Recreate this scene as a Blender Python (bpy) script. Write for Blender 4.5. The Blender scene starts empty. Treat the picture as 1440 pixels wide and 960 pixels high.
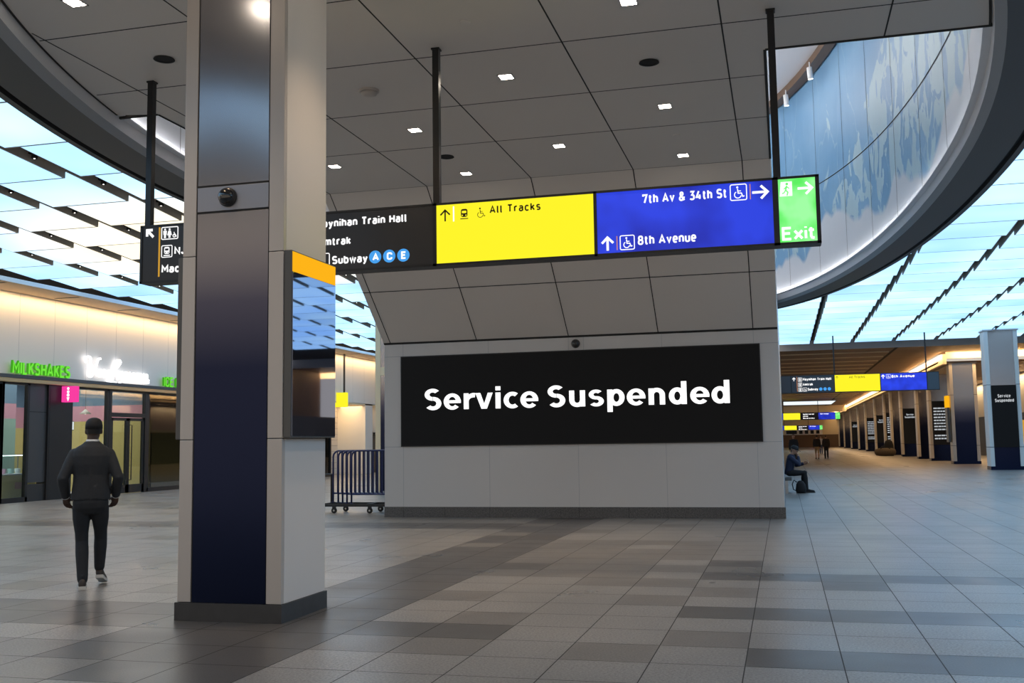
import bpy, bmesh, math, random
from mathutils import Vector, Matrix
PI = math.pi
random.seed(7)
SC = bpy.context.scene
COL = SC.collection

# ------------------------------------------------------------------ camera
R = Matrix(((0.967, 0.039, 0.252), (0.254, -0.091, -0.963), (-0.015, 0.995, -0.098)))
q = R.to_quaternion(); q.normalize()
cam = bpy.data.objects.new('camera', bpy.data.cameras.new('camera'))
COL.objects.link(cam)
cam.location = (0, 0, 1.5)
cam.rotation_mode = 'QUATERNION'
cam.rotation_quaternion = q
cam.data.sensor_width = 36.0
cam.data.lens = 1449.9 / 1440 * 36.0
cam.data.clip_start = 0.05
cam.data.clip_end = 500
SC.camera = cam

# ------------------------------------------------------------------ colour management, world
SC.view_settings.view_transform = 'Standard'
SC.view_settings.look = 'None'
SC.view_settings.gamma = 1.0
SC.view_settings.use_curve_mapping = False
SC.view_settings.exposure = 0.0
W = bpy.data.worlds.new('world'); SC.world = W
W.use_nodes = True
W.node_tree.nodes['Background'].inputs[0].default_value = (1.0, 0.87, 0.73, 1)
W.node_tree.nodes['Background'].inputs[1].default_value = 0.66

# ------------------------------------------------------------------ lamps of the hall (coves)
PANEL_E = 1.48      # luminous ceiling
DOWN_W = 210.0       # recessed downlights
COVE_L = 10.0       # left cove, W per m
COVE_R = 18.0       # corridor cove


def area(name, loc, rot, sx, sy, watts, color):
    l = bpy.data.lights.new(name, 'AREA')
    l.shape = 'RECTANGLE'; l.size = sx; l.size_y = sy
    l.energy = watts; l.color = color
    o = bpy.data.objects.new(name, l); COL.objects.link(o)
    o.location = loc; o.rotation_euler = rot
    return o


WARM = (1.0, 0.66, 0.34)
# left shop wall cove: LED line in the slot above the white wall
for y0, y1 in ((2, 22), (22, 42), (42, 62)):
    area('cove_lamp', (-21.2, (y0 + y1) / 2, 6.0), (0, math.radians(14), 0), 0.12, y1 - y0, COVE_L * (y1 - y0), WARM)
# corridor cove along the columns and its return above the first columns
for y0, y1 in ((60, 100), (100, 140), (140, 188)):
    area('cove_lamp', (8.35, (y0 + y1) / 2, 6.0), (0, math.radians(-40), 0), 0.15, y1 - y0, COVE_R * (y1 - y0), WARM)
area('cove_lamp', (16, 59.9, 6.03), (math.radians(50), 0, 0), 14, 0.1, 420, WARM)
# second cove on the shop wall behind the columns
area('cove_lamp', (14.6, 100, 5.4), (0, math.radians(-14), 0), 0.15, 90, 1500, WARM)
# downlit corridor and end wall
area('cove_lamp', (3.0, 186.5, 6.3), (math.radians(35), 0, 0), 9, 0.3, 2500, WARM)
for y in (72, 92, 112, 160):
    area('corridor_lamp', (4.5, y, 5.95), (0, 0, 0), 5.0, 0.5, 80, WARM)

# ------------------------------------------------------------------ materials
MATS = {}


def mat(name, color, rough=0.5, metal=0.0, emit=None, estr=0.0, spec=0.5, noise=None, coat=0.0):
    m = bpy.data.materials.new(name); m.use_nodes = True
    nt = m.node_tree; b = nt.nodes['Principled BSDF']
    b.inputs['Base Color'].default_value = (*color, 1)
    b.inputs['Roughness'].default_value = rough
    b.inputs['Metallic'].default_value = metal
    b.inputs['Specular IOR Level'].default_value = spec
    if coat:
        b.inputs['Coat Weight'].default_value = coat
        b.inputs['Coat Roughness'].default_value = 0.05
    if emit:
        b.inputs['Emission Color'].default_value = (*emit, 1)
        b.inputs['Emission Strength'].default_value = estr
    if noise:
        sc, amt = noise
        n = nt.nodes.new('ShaderNodeTexNoise'); n.inputs['Scale'].default_value = sc; n.inputs['Detail'].default_value = 3
        tc = nt.nodes.new('ShaderNodeTexCoord')
        nt.links.new(tc.outputs['Object'], n.inputs['Vector'])
        mx = nt.nodes.new('ShaderNodeMix'); mx.data_type = 'RGBA'
        mx.inputs[6].default_value = (*[c * (1 - amt) for c in color], 1)
        mx.inputs[7].default_value = (*[min(1, c * (1 + amt)) for c in color], 1)
        nt.links.new(n.outputs['Fac'], mx.inputs[0])
        nt.links.new(mx.outputs[2], b.inputs['Base Color'])
    MATS[name] = m
    return m


def emat(name, color, strength):
    m = bpy.data.materials.new(name); m.use_nodes = True
    nt = m.node_tree; nt.nodes.clear()
    e = nt.nodes.new('ShaderNodeEmission'); o = nt.nodes.new('ShaderNodeOutputMaterial')
    e.inputs[0].default_value = (*color, 1); e.inputs[1].default_value = strength
    nt.links.new(e.outputs[0], o.inputs[0])
    MATS[name] = m
    return m


def glassmat(name, tint, refl_rough=0.02):
    m = bpy.data.materials.new(name); m.use_nodes = True
    nt = m.node_tree; nt.nodes.clear()
    t = nt.nodes.new('ShaderNodeBsdfTransparent'); t.inputs[0].default_value = (*tint, 1)
    g = nt.nodes.new('ShaderNodeBsdfGlossy'); g.inputs['Roughness'].default_value = refl_rough
    lw = nt.nodes.new('ShaderNodeLayerWeight'); lw.inputs[0].default_value = 0.5
    pw = nt.nodes.new('ShaderNodeMath'); pw.operation = 'POWER'; pw.inputs[1].default_value = 4.0
    f = nt.nodes.new('ShaderNodeMath'); f.operation = 'MULTIPLY_ADD'; f.inputs[1].default_value = 0.7; f.inputs[2].default_value = 0.06
    nt.links.new(lw.outputs['Facing'], pw.inputs[0]); nt.links.new(pw.outputs[0], f.inputs[0])
    mx = nt.nodes.new('ShaderNodeMixShader'); o = nt.nodes.new('ShaderNodeOutputMaterial')
    nt.links.new(f.outputs[0], mx.inputs[0]); nt.links.new(t.outputs[0], mx.inputs[1]); nt.links.new(g.outputs[0], mx.inputs[2])
    nt.links.new(mx.outputs[0], o.inputs[0])
    MATS[name] = m
    return m


def granite(name, c1, c2, scale=55, rough=0.32, spec=0.5):
    m = bpy.data.materials.new(name); m.use_nodes = True
    nt = m.node_tree; b = nt.nodes['Principled BSDF']
    tc = nt.nodes.new('ShaderNodeTexCoord')
    n = nt.nodes.new('ShaderNodeTexNoise'); n.inputs['Scale'].default_value = scale; n.inputs['Detail'].default_value = 6; n.inputs['Roughness'].default_value = 0.75
    n2 = nt.nodes.new('ShaderNodeTexNoise'); n2.inputs['Scale'].default_value = 0.7; n2.inputs['Detail'].default_value = 3
    r = nt.nodes.new('ShaderNodeValToRGB')
    r.color_ramp.elements[0].position = 0.36; r.color_ramp.elements[0].color = (*c1, 1)
    r.color_ramp.elements[1].position = 0.64; r.color_ramp.elements[1].color = (*c2, 1)
    nt.links.new(tc.outputs['Object'], n.inputs['Vector']); nt.links.new(tc.outputs['Object'], n2.inputs['Vector'])
    nt.links.new(n.outputs['Fac'], r.inputs[0])
    mx = nt.nodes.new('ShaderNodeMix'); mx.data_type = 'RGBA'; mx.blend_type = 'MULTIPLY'; mx.inputs[0].default_value = 0.35
    nt.links.new(r.outputs[0], mx.inputs[6]); nt.links.new(n2.outputs['Color'], mx.inputs[7])
    mr = nt.nodes.new('ShaderNodeMapRange'); mr.inputs[1].default_value = 0.3; mr.inputs[2].default_value = 0.7; mr.inputs[3].default_value = rough - 0.05; mr.inputs[4].default_value = rough + 0.10
    nt.links.new(n2.outputs['Fac'], mr.inputs[0]); nt.links.new(mr.outputs[0], b.inputs['Roughness'])
    # grey value of n2 instead of colour
    nt.links.new(n2.outputs['Fac'], mx.inputs[7])
    nt.links.new(mx.outputs[2], b.inputs['Base Color'])
    b.inputs['Specular IOR Level'].default_value = spec
    MATS[name] = m
    return m


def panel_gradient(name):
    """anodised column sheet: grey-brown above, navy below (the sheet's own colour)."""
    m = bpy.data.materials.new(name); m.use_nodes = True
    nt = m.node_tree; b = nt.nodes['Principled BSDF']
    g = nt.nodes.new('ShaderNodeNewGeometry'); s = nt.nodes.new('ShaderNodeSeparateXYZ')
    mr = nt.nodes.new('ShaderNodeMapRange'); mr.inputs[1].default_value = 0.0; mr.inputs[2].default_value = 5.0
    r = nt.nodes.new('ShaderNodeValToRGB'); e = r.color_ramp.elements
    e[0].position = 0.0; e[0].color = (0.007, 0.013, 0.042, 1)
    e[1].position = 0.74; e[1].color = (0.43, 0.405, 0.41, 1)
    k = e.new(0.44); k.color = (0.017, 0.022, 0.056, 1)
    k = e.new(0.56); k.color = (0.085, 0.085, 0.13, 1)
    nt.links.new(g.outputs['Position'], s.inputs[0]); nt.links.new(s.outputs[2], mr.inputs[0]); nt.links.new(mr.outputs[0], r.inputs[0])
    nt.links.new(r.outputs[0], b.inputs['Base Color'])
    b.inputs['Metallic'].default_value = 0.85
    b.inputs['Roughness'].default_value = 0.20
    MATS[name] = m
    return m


def lum_mat(name):
    """luminous ceiling: slow colour picture shown by the lit panels."""
    m = bpy.data.materials.new(name); m.use_nodes = True
    nt = m.node_tree; nt.nodes.clear()
    g = nt.nodes.new('ShaderNodeNewGeometry')
    d = nt.nodes.new('ShaderNodeVectorMath'); d.operation = 'DISTANCE'; d.inputs[1].default_value = (-12.5, 22.5, 6.3)
    mr = nt.nodes.new('ShaderNodeMapRange'); mr.interpolation_type = 'SMOOTHSTEP'
    mr.inputs[1].default_value = 3.5; mr.inputs[2].default_value = 6.8; mr.inputs[3].default_value = 1; mr.inputs[4].default_value = 0
    n = nt.nodes.new('ShaderNodeTexNoise'); n.inputs['Scale'].default_value = 0.33; n.inputs['Detail'].default_value = 2
    r = nt.nodes.new('ShaderNodeValToRGB'); e = r.color_ramp.elements
    e[0].position = 0.34; e[0].color = (0.38, 0.72, 1.20, 1)
    e[1].position = 0.66; e[1].color = (0.58, 0.92, 1.18, 1)
    mx = nt.nodes.new('ShaderNodeMix'); mx.data_type = 'RGBA'; mx.inputs[7].default_value = (1.02, 0.93, 0.72, 1)
    em = nt.nodes.new('ShaderNodeEmission'); em.inputs[1].default_value = PANEL_E
    o = nt.nodes.new('ShaderNodeOutputMaterial')
    nt.links.new(g.outputs['Position'], d.inputs[0]); nt.links.new(d.outputs['Value'], mr.inputs[0])
    nt.links.new(g.outputs['Position'], n.inputs['Vector']); nt.links.new(n.outputs['Fac'], r.inputs[0])
    nt.links.new(r.outputs[0], mx.inputs[6]); nt.links.new(mr.outputs[0], mx.inputs[0])
    oi = nt.nodes.new('ShaderNodeObjectInfo'); pr = nt.nodes.new('ShaderNodeMapRange'); pr.inputs[3].default_value = PANEL_E * 0.80; pr.inputs[4].default_value = PANEL_E * 1.12
    nt.links.new(oi.outputs['Random'], pr.inputs[0]); nt.links.new(pr.outputs[0], em.inputs[1])
    nt.links.new(mx.outputs[2], em.inputs[0]); nt.links.new(em.outputs[0], o.inputs[0])
    MATS[name] = m
    return m


def mural_mat(name):
    """wall covering with a blue ground and pale branching patches (generic pattern), laid on arc length and height."""
    m = bpy.data.materials.new(name); m.use_nodes = True
    nt = m.node_tree; b = nt.nodes['Principled BSDF']; L = nt.links.new
    uv = nt.nodes.new('ShaderNodeUVMap'); uv.uv_map = 'sheet'
    s = nt.nodes.new('ShaderNodeSeparateXYZ'); L(uv.outputs[0], s.inputs[0])

    def noise(sc, det, dist, mscale):
        mp = nt.nodes.new('ShaderNodeMapping'); mp.inputs['Scale'].default_value = mscale; L(uv.outputs[0], mp.inputs[0])
        n = nt.nodes.new('ShaderNodeTexNoise'); n.inputs['Scale'].default_value = sc; n.inputs['Detail'].default_value = det; n.inputs['Distortion'].default_value = dist
        L(mp.outputs[0], n.inputs['Vector']); return n.outputs['Fac']

    def ramp(src, p0, c0, p1, c1):
        r = nt.nodes.new('ShaderNodeValToRGB'); e = r.color_ramp.elements
        e[0].position = p0; e[0].color = (*c0, 1); e[1].position = p1; e[1].color = (*c1, 1); L(src, r.inputs[0]); return r.outputs[0]

    def mix(fac, a, c):
        x = nt.nodes.new('ShaderNodeMix'); x.data_type = 'RGBA'; L(fac, x.inputs[0])
        for k, v in ((6, a), (7, c)):
            if isinstance(v, tuple): x.inputs[k].default_value = (*v, 1)
            else: L(v, x.inputs[k])
        return x.outputs[2]

    ground = ramp(noise(0.5, 4, 0.3, (1, 1, 1)), 0.3, (0.15, 0.33, 0.55), 0.7, (0.22, 0.41, 0.62))
    # patches with an inner net of streaks, denser low down
    zr = nt.nodes.new('ShaderNodeMapRange'); zr.inputs[1].default_value = 7.0; zr.inputs[2].default_value = 11.5; zr.inputs[3].default_value = 0.10; zr.inputs[4].default_value = -0.10
    L(s.outputs[1], zr.inputs[0])
    n1 = noise(0.36, 8, 1.0, (1, 0.9, 1)); ad = nt.nodes.new('ShaderNodeMath'); L(n1, ad.inputs[0]); L(zr.outputs[0], ad.inputs[1])
    ub = nt.nodes.new('ShaderNodeMapRange'); ub.inputs[1].default_value = 3.0; ub.inputs[2].default_value = 11.0; ub.inputs[3].default_value = 0.11; ub.inputs[4].default_value = -0.02
    L(s.outputs[0], ub.inputs[0]); ad2 = nt.nodes.new('ShaderNodeMath'); L(ad.outputs[0], ad2.inputs[0]); L(ub.outputs[0], ad2.inputs[1]); ad = ad2
    patch = ramp(ad.outputs[0], 0.515, (0, 0, 0), 0.523, (1, 1, 1))
    n2 = noise(1.5, 5, 1.4, (1, 0.5, 1)); holes = ramp(n2, 0.51, (1, 1, 1), 0.525, (0.0, 0.0, 0.0))
    mul = nt.nodes.new('ShaderNodeMix'); mul.data_type = 'RGBA'; mul.blend_type = 'MULTIPLY'; mul.inputs[0].default_value = 1; L(patch, mul.inputs[6]); L(holes, mul.inputs[7])
    c = mix(mul.outputs[2], ground, (0.40, 0.56, 0.64))
    # thin pale streaks
    v = nt.nodes.new('ShaderNodeTexVoronoi'); v.feature = 'DISTANCE_TO_EDGE'; v.inputs['Scale'].default_value = 0.55
    mp2 = nt.nodes.new('ShaderNodeMapping'); mp2.inputs['Scale'].default_value = (1, 0.5, 1); mp2.inputs['Rotation'].default_value = (0, 0, 0.4)
    L(uv.outputs[0], mp2.inputs[0]); nw = nt.nodes.new('ShaderNodeTexNoise'); nw.inputs['Scale'].default_value = 0.8; nw.inputs['Detail'].default_value = 4; L(mp2.outputs[0], nw.inputs['Vector'])
    va = nt.nodes.new('ShaderNodeVectorMath'); va.operation = 'MULTIPLY_ADD'; va.inputs[1].default_value = (1.6, 1.6, 0); L(nw.outputs['Color'], va.inputs[0]); L(mp2.outputs[0], va.inputs[2])
    L(va.outputs[0], v.inputs['Vector'])
    st = ramp(v.outputs['Distance'], 0.006, (0.35, 0.35, 0.35), 0.012, (0, 0, 0))
    c = mix(st, c, (0.42, 0.58, 0.66))
    # pale border along the foot with a wavy edge
    n3 = noise(0.16, 3, 0.6, (1, 0.3, 1)); sb = nt.nodes.new('ShaderNodeMath'); sb.operation = 'MULTIPLY_ADD'; sb.inputs[1].default_value = -5.5; L(n3, sb.inputs[0]); L(s.outputs[1], sb.inputs[2])
    foot = ramp(sb.outputs[0], 0.0, (1, 1, 1), 1.0, (0, 0, 0))
    mr = nt.nodes.new('ShaderNodeMapRange'); mr.inputs[1].default_value = 4.55; mr.inputs[2].default_value = 4.70; L(sb.outputs[0], mr.inputs[0])
    inv = nt.nodes.new('ShaderNodeMath'); inv.operation = 'SUBTRACT'; inv.inputs[0].default_value = 1; L(mr.outputs[0], inv.inputs[1])
    c = mix(inv.outputs[0], c, (0.62, 0.65, 0.70))
    L(c, b.inputs['Base Color'])
    b.inputs['Roughness'].default_value = 0.35
    MATS[name] = m
    return m


def plank_mat(name):
    m = bpy.data.materials.new(name); m.use_nodes = True
    nt = m.node_tree; b = nt.nodes['Principled BSDF']
    tc = nt.nodes.new('ShaderNodeTexCoord'); mp = nt.nodes.new('ShaderNodeMapping'); mp.inputs['Scale'].default_value = (0.15, 6, 1)
    n = nt.nodes.new('ShaderNodeTexNoise'); n.inputs['Scale'].default_value = 1.2; n.inputs['Detail'].default_value = 5
    r = nt.nodes.new('ShaderNodeValToRGB'); e = r.color_ramp.elements
    e[0].position = 0.3; e[0].color = (0.13, 0.065, 0.03, 1); e[1].position = 0.7; e[1].color = (0.26, 0.14, 0.065, 1)
    nt.links.new(tc.outputs['Object'], mp.inputs[0]); nt.links.new(mp.outputs[0], n.inputs[0]); nt.links.new(n.outputs['Fac'], r.inputs[0])
    nt.links.new(r.outputs[0], b.inputs['Base Color']); b.inputs['Roughness'].default_value = 0.45
    MATS[name] = m
    return m


lum_mat('luminous'); mural_mat('mural'); panel_gradient('column_blue'); plank_mat('planks')
granite('granite_light', (0.13, 0.122, 0.116), (0.42, 0.395, 0.37))
granite('granite_mid', (0.115, 0.105, 0.097), (0.28, 0.255, 0.232), 60)
granite('granite_dark', (0.07, 0.063, 0.059), (0.145, 0.133, 0.126), 80)
granite('granite_base', (0.05, 0.05, 0.052), (0.19, 0.18, 0.175), 45, 0.4)
mat('plinth', (0.045, 0.045, 0.047), 0.45, noise=(9, 0.3))
mat('joint', (0.03, 0.03, 0.03), 0.9)
mat('grout', (0.05, 0.047, 0.045), 0.9)
mat('ceil', (0.70, 0.66, 0.625), 0.5, noise=(0.4, 0.04))
mat('wall_panel', (0.60, 0.585, 0.575), 0.35, noise=(0.8, 0.03))
mat('white_wall', (0.72, 0.70, 0.66), 0.5)
mat('upper_white', (0.75, 0.72, 0.72), 0.7)
mat('strip_alu', (0.52, 0.475, 0.44), 0.38, 0.15)
mat('column_white', (0.72, 0.68, 0.645), 0.5, 0.0)
mat('far_strip', (0.55, 0.49, 0.42), 0.35, 0.2)
mat('plate', (0.33, 0.33, 0.36), 0.35, 0.6)
mat('ring_light', (0.80, 0.82, 0.86), 0.4)
mat('ring_slate', (0.34, 0.36, 0.39), 0.45)
mat('ring_dark', (0.075, 0.078, 0.085), 0.5)
mat('groove', (0.012, 0.012, 0.013), 0.8)
mat('housing', (0.55, 0.50, 0.44), 0.6)
mat('black', (0.012, 0.012, 0.013), 0.45)
mat('sign_black', (0.014, 0.014, 0.016), 0.3, emit=(0.16, 0.15, 0.15), estr=0.04)
mat('screen_black', (0.005, 0.005, 0.0055), 0.6, spec=0.15, emit=(1, 0.97, 0.97), estr=0.003)
mat('pole_black', (0.012, 0.012, 0.014), 0.3)
mat('dome', (0.008, 0.008, 0.01), 0.08, coat=1.0)
mat('display_glass', (0.010, 0.011, 0.018), 0.03)
_n = MATS['display_glass'].node_tree
_g = _n.nodes.new('ShaderNodeBsdfGlossy'); _g.inputs['Color'].default_value = (0.62, 0.72, 1.0, 1); _g.inputs['Roughness'].default_value = 0.02
_m = _n.nodes.new('ShaderNodeMixShader'); _m.inputs[0].default_value = 0.42
_n.links.new(_n.nodes['Principled BSDF'].outputs[0], _m.inputs[1]); _n.links.new(_g.outputs[0], _m.inputs[2]); _n.links.new(_m.outputs[0], _n.nodes['Material Output'].inputs[0])
mat('bezel', (0.10, 0.10, 0.10), 0.4, 0.3)
emat('e_orange', (1.0, 0.46, 0.01), 1.0)
emat('e_yellow', (1.0, 0.90, 0.025), 1.02)
emat('e_white', (1, 1, 1), 1.3)
emat('e_text', (1, 1, 1), 1.15)
emat('e_ablue', (0.07, 0.36, 0.85), 1.0)
emat('e_lampw', (1.0, 0.93, 0.86), 6.0)
emat('e_led', (1.0, 0.95, 0.92), 20.0)
emat('e_down', (1.0, 0.88, 0.72), 45.0)
emat('e_green_letter', (0.17, 0.80, 0.05), 1.0)
emat('e_green_side', (0.07, 0.42, 0.02), 0.8)
emat('e_neon_white', (1.0, 0.97, 1.0), 3.0)
emat('e_pink', (0.95, 0.05, 0.36), 1.0)
emat('e_goldbar', (0.80, 0.42, 0.05), 0.8)
emat('e_orangebar', (0.9, 0.35, 0.15), 0.8)
emat('e_coolstrip', (0.85, 0.95, 1.0), 1.1)
emat('e_case', (0.9, 1.0, 1.0), 9.0)
emat('e_red', (0.9, 0.12, 0.05), 0.7)
emat('e_text_dim', (0.8, 0.85, 0.9), 0.55)
mat('ink_brown', (0.06, 0.03, 0.0), 0.6)
mat('tan', (0.62, 0.45, 0.29), 0.6)
mat('gold', (0.62, 0.44, 0.24), 0.3, 0.7)
mat('frame_dark', (0.014, 0.013, 0.014), 0.35)
mat('facade_grey', (0.06, 0.06, 0.065), 0.35)
mat('door_dark', (0.03, 0.03, 0.032), 0.4)
mat('steel', (0.5, 0.5, 0.5), 0.3, 0.9)
mat('white_paint', (0.8, 0.8, 0.8), 0.4)
mat('shop_pink', (0.72, 0.36, 0.50), 0.6)
mat('shop_blue', (0.16, 0.27, 0.42), 0.6)
mat('shop_yellow', (0.70, 0.60, 0.24), 0.6)
mat('shop_teal', (0.35, 0.55, 0.50), 0.6)
mat('shop_box', (0.7, 0.4, 0.3), 0.6)
mat('barrier_blue', (0.012, 0.024, 0.115), 0.35)
mat('rubber', (0.015, 0.015, 0.015), 0.7)
mat('cart_black', (0.018, 0.018, 0.02), 0.5)
mat('brick_pale', (0.55, 0.51, 0.45), 0.6)
mat('suit', (0.020, 0.022, 0.026), 0.75, noise=(30, 0.2))
mat('trouser', (0.012, 0.014, 0.018), 0.8, noise=(30, 0.2))
mat('skin_dark', (0.075, 0.040, 0.026), 0.5)
mat('skin_mid', (0.35, 0.19, 0.12), 0.5)
mat('cap_black', (0.006, 0.006, 0.007), 0.7)
mat('hair_black', (0.01, 0.009, 0.009), 0.6)
mat('hair_brown', (0.06, 0.03, 0.015), 0.6)
mat('shirt_white', (0.75, 0.75, 0.75), 0.7)
mat('shoe_brown', (0.035, 0.025, 0.020), 0.6)
mat('sole_white', (0.6, 0.58, 0.54), 0.6)
mat('navy', (0.008, 0.014, 0.045), 0.7)
mat('black_cloth', (0.009, 0.009, 0.011), 0.85)
mat('eye_white', (0.7, 0.7, 0.7), 0.3)
mat('phone', (0.02, 0.02, 0.02), 0.2)
emat('e_phone', (0.9, 0.9, 0.8), 0.9)
mat('khaki', (0.30, 0.22, 0.12), 0.8)
mat('denim', (0.05, 0.08, 0.15), 0.8)
mat('grey_shirt', (0.45, 0.47, 0.55), 0.8)
mat('brown_wood', (0.14, 0.08, 0.045), 0.5)
mat('cream', (0.75, 0.62, 0.42), 0.6)
mat('bag_brown', (0.10, 0.075, 0.05), 0.8, noise=(8, 0.3))
glassmat('glass', (0.82, 0.86, 0.86))
glassmat('glass_dark', (0.25, 0.27, 0.28))


# ------------------------------------------------------------------ mesh builder
class MB:
    def __init__(s):
        s.v = []; s.f = []; s.m = []; s.slots = []; s.cur = 0

    def use(s, name):
        if name not in s.slots: s.slots.append(name)
        s.cur = s.slots.index(name); return s

    def add(s, vs, fs):
        n = len(s.v); s.v += [tuple(p) for p in vs]
        for f in fs: s.f.append([n + i for i in f]); s.m.append(s.cur)
        return s

    def box(s, x0, x1, y0, y1, z0, z1):
        x0, x1 = min(x0, x1), max(x0, x1); y0, y1 = min(y0, y1), max(y0, y1); z0, z1 = min(z0, z1), max(z0, z1)
        return s.add([(x0, y0, z0), (x1, y0, z0), (x1, y1, z0), (x0, y1, z0), (x0, y0, z1), (x1, y0, z1), (x1, y1, z1), (x0, y1, z1)],
                     [(0, 3, 2, 1), (4, 5, 6, 7), (0, 1, 5, 4), (1, 2, 6, 5), (2, 3, 7, 6), (3, 0, 4, 7)])

    def bbox(s, x0, x1, y0, y1, z0, z1, r):
        """box with bevelled edges"""
        bm = bmesh.new(); bmesh.ops.create_cube(bm, size=1)
        for v in bm.verts:
            v.co = Vector(((x0 + x1) / 2 + v.co.x * (x1 - x0), (y0 + y1) / 2 + v.co.y * (y1 - y0), (z0 + z1) / 2 + v.co.z * (z1 - z0)))
        bmesh.ops.bevel(bm, geom=bm.edges[:], offset=r, segments=2, affect='EDGES', profile=0.5)
        bm.verts.index_update()
        s.add([v.co for v in bm.verts], [[v.index for v in f.verts] for f in bm.faces]); bm.free(); return s

    def quad(s, a, b, c, d): return s.add([a, b, c, d], [(0, 1, 2, 3)])

    def prism(s, pts, axis, a0, a1):
        """2-D polygon extruded along axis 0/1/2"""
        def P(p, a):
            return [(a, p[0], p[1]), (p[0], a, p[1]), (p[0], p[1], a)][axis]
        n = len(pts)
        vs = [P(p, a0) for p in pts] + [P(p, a1) for p in pts]
        fs = [list(range(n))[::-1], list(range(n, 2 * n))] + [(i, (i + 1) % n, n + (i + 1) % n, n + i) for i in range(n)]
        return s.add(vs, fs)

    def tube(s, path, r, n=10, closed=False, cap=True):
        path = [Vector(p) for p in path]
        rs = r if isinstance(r, (list, tuple)) else [r] * len(path)
        m = len(path); rings = []; up = None
        for i, p in enumerate(path):
            if closed: t = (path[(i + 1) % m] - path[i - 1])
            else: t = path[min(i + 1, m - 1)] - path[max(i - 1, 0)]
            if t.length < 1e-9: t = Vector((0, 0, 1))
            t.normalize()
            if up is None:
                up = Vector((0, 0, 1)) if abs(t.z) < 0.9 else Vector((1, 0, 0))
            a = t.cross(up)
            if a.length < 1e-6: a = t.orthogonal()
            a.normalize(); b = a.cross(t).normalized(); up = b
            rr = rs[i]; ra, rb = rr if isinstance(rr, (list, tuple)) else (rr, rr)
            rings.append([p + a * (math.cos(2 * PI * k / n) * ra) + b * (math.sin(2 * PI * k / n) * rb) for k in range(n)])
        vs = [v for g in rings for v in g]; fs = []
        for i in range(m if closed else m - 1):
            j = (i + 1) % m
            for k in range(n): fs.append((i * n + k, i * n + (k + 1) % n, j * n + (k + 1) % n, j * n + k))
        if cap and not closed: fs += [list(range(n))[::-1], [(m - 1) * n + k for k in range(n)]]
        return s.add(vs, fs)

    def rings(s, ring_list, cap=True):
        """list of (centre, rx, ry) horizontal-ish ellipse rings: centre may carry tilt as 4th (lateral, forward) vectors"""
        n = 20; vs = []
        for r in ring_list:
            c, rx, ry = Vector(r[0]), r[1], r[2]
            X, Y = (Vector(r[3]), Vector(r[4])) if len(r) > 3 else (Vector((1, 0, 0)), Vector((0, 1, 0)))
            for k in range(n):
                a = 2 * PI * k / n
                ca, sa = math.cos(a), math.sin(a)
                e = 0.85
                vs.append(c + X * (math.copysign(abs(ca) ** e, ca) * rx) + Y * (math.copysign(abs(sa) ** e, sa) * ry))
        m = len(ring_list)
        fs = [(i * n + k, i * n + (k + 1) % n, (i + 1) * n + (k + 1) % n, (i + 1) * n + k) for i in range(m - 1) for k in range(n)]
        if cap: fs += [list(range(n))[::-1], [(m - 1) * n + k for k in range(n)]]
        return s.add(vs, fs)

    def lathe(s, prof, centre=(0, 0, 0), n=24, axis='z'):
        vs = []
        c = Vector(centre)
        for r, h in prof:
            for k in range(n):
                a = 2 * PI * k / n
                p = (r * math.cos(a), r * math.sin(a), h)
                if axis == 'y': p = (p[0], h, p[1])
                if axis == 'x': p = (h, p[0], p[1])
                vs.append(c + Vector(p))
        m = len(prof)
        fs = [(i * n + k, i * n + (k + 1) % n, (i + 1) * n + (k + 1) % n, (i + 1) * n + k) for i in range(m - 1) for k in range(n)]
        fs += [list(range(n))[::-1], [(m - 1) * n + k for k in range(n)]]
        return s.add(vs, fs)

    def ball(s, c, r, nu=16, nv=10, M=None):
        rx, ry, rz = r if isinstance(r, (list, tuple)) else (r, r, r)
        vs = []
        for i in range(1, nv):
            t = PI * i / nv
            for k in range(nu):
                a = 2 * PI * k / nu
                p = Vector((rx * math.sin(t) * math.cos(a), ry * math.sin(t) * math.sin(a), rz * math.cos(t)))
                if M: p = M @ p
                vs.append(Vector(c) + p)
        top = Vector((0, 0, rz)); bot = Vector((0, 0, -rz))
        if M: top = M @ top; bot = M @ bot
        vs += [Vector(c) + top, Vector(c) + bot]
        T = (nv - 1) * nu
        fs = [(i * nu + k, (i + 1) * nu + k, (i + 1) * nu + (k + 1) % nu, i * nu + (k + 1) % nu) for i in range(nv - 2) for k in range(nu)]
        fs += [(T, k, (k + 1) % nu) for k in range(nu)] + [(T + 1, (nv - 2) * nu + (k + 1) % nu, (nv - 2) * nu + k) for k in range(nu)]
        return s.add(vs, fs)

    def build(s, name, matname=None, parent=None, smooth=False, base=None, local=False):
        me = bpy.data.meshes.new(name)
        off = Vector((0, 0, 0))
        if base is not None: off = Vector(base)
        elif parent is not None and not local:
            p = parent
            while p is not None: off += p.location; p = p.parent
        me.from_pydata([tuple(Vector(v) - off) for v in s.v], [], s.f)
        names = s.slots if s.slots else [matname]
        for nme in names: me.materials.append(MATS[nme])
        if s.slots:
            for p, k in zip(me.polygons, s.m): p.material_index = k
        bm = bmesh.new(); bm.from_mesh(me)
        bmesh.ops.recalc_face_normals(bm, faces=bm.faces[:])
        bm.to_mesh(me); bm.free()
        if smooth:
            for p in me.polygons: p.use_smooth = True
        o = bpy.data.objects.new(name, me); COL.objects.link(o)
        if parent is not None: o.parent = parent
        elif base is not None: o.location = base
        return o


def tag(o, label, cat, group=None, kind=None):
    o['label'] = label; o['category'] = cat
    if group: o['group'] = group
    o['kind'] = kind or 'thing'
    return o


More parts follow.
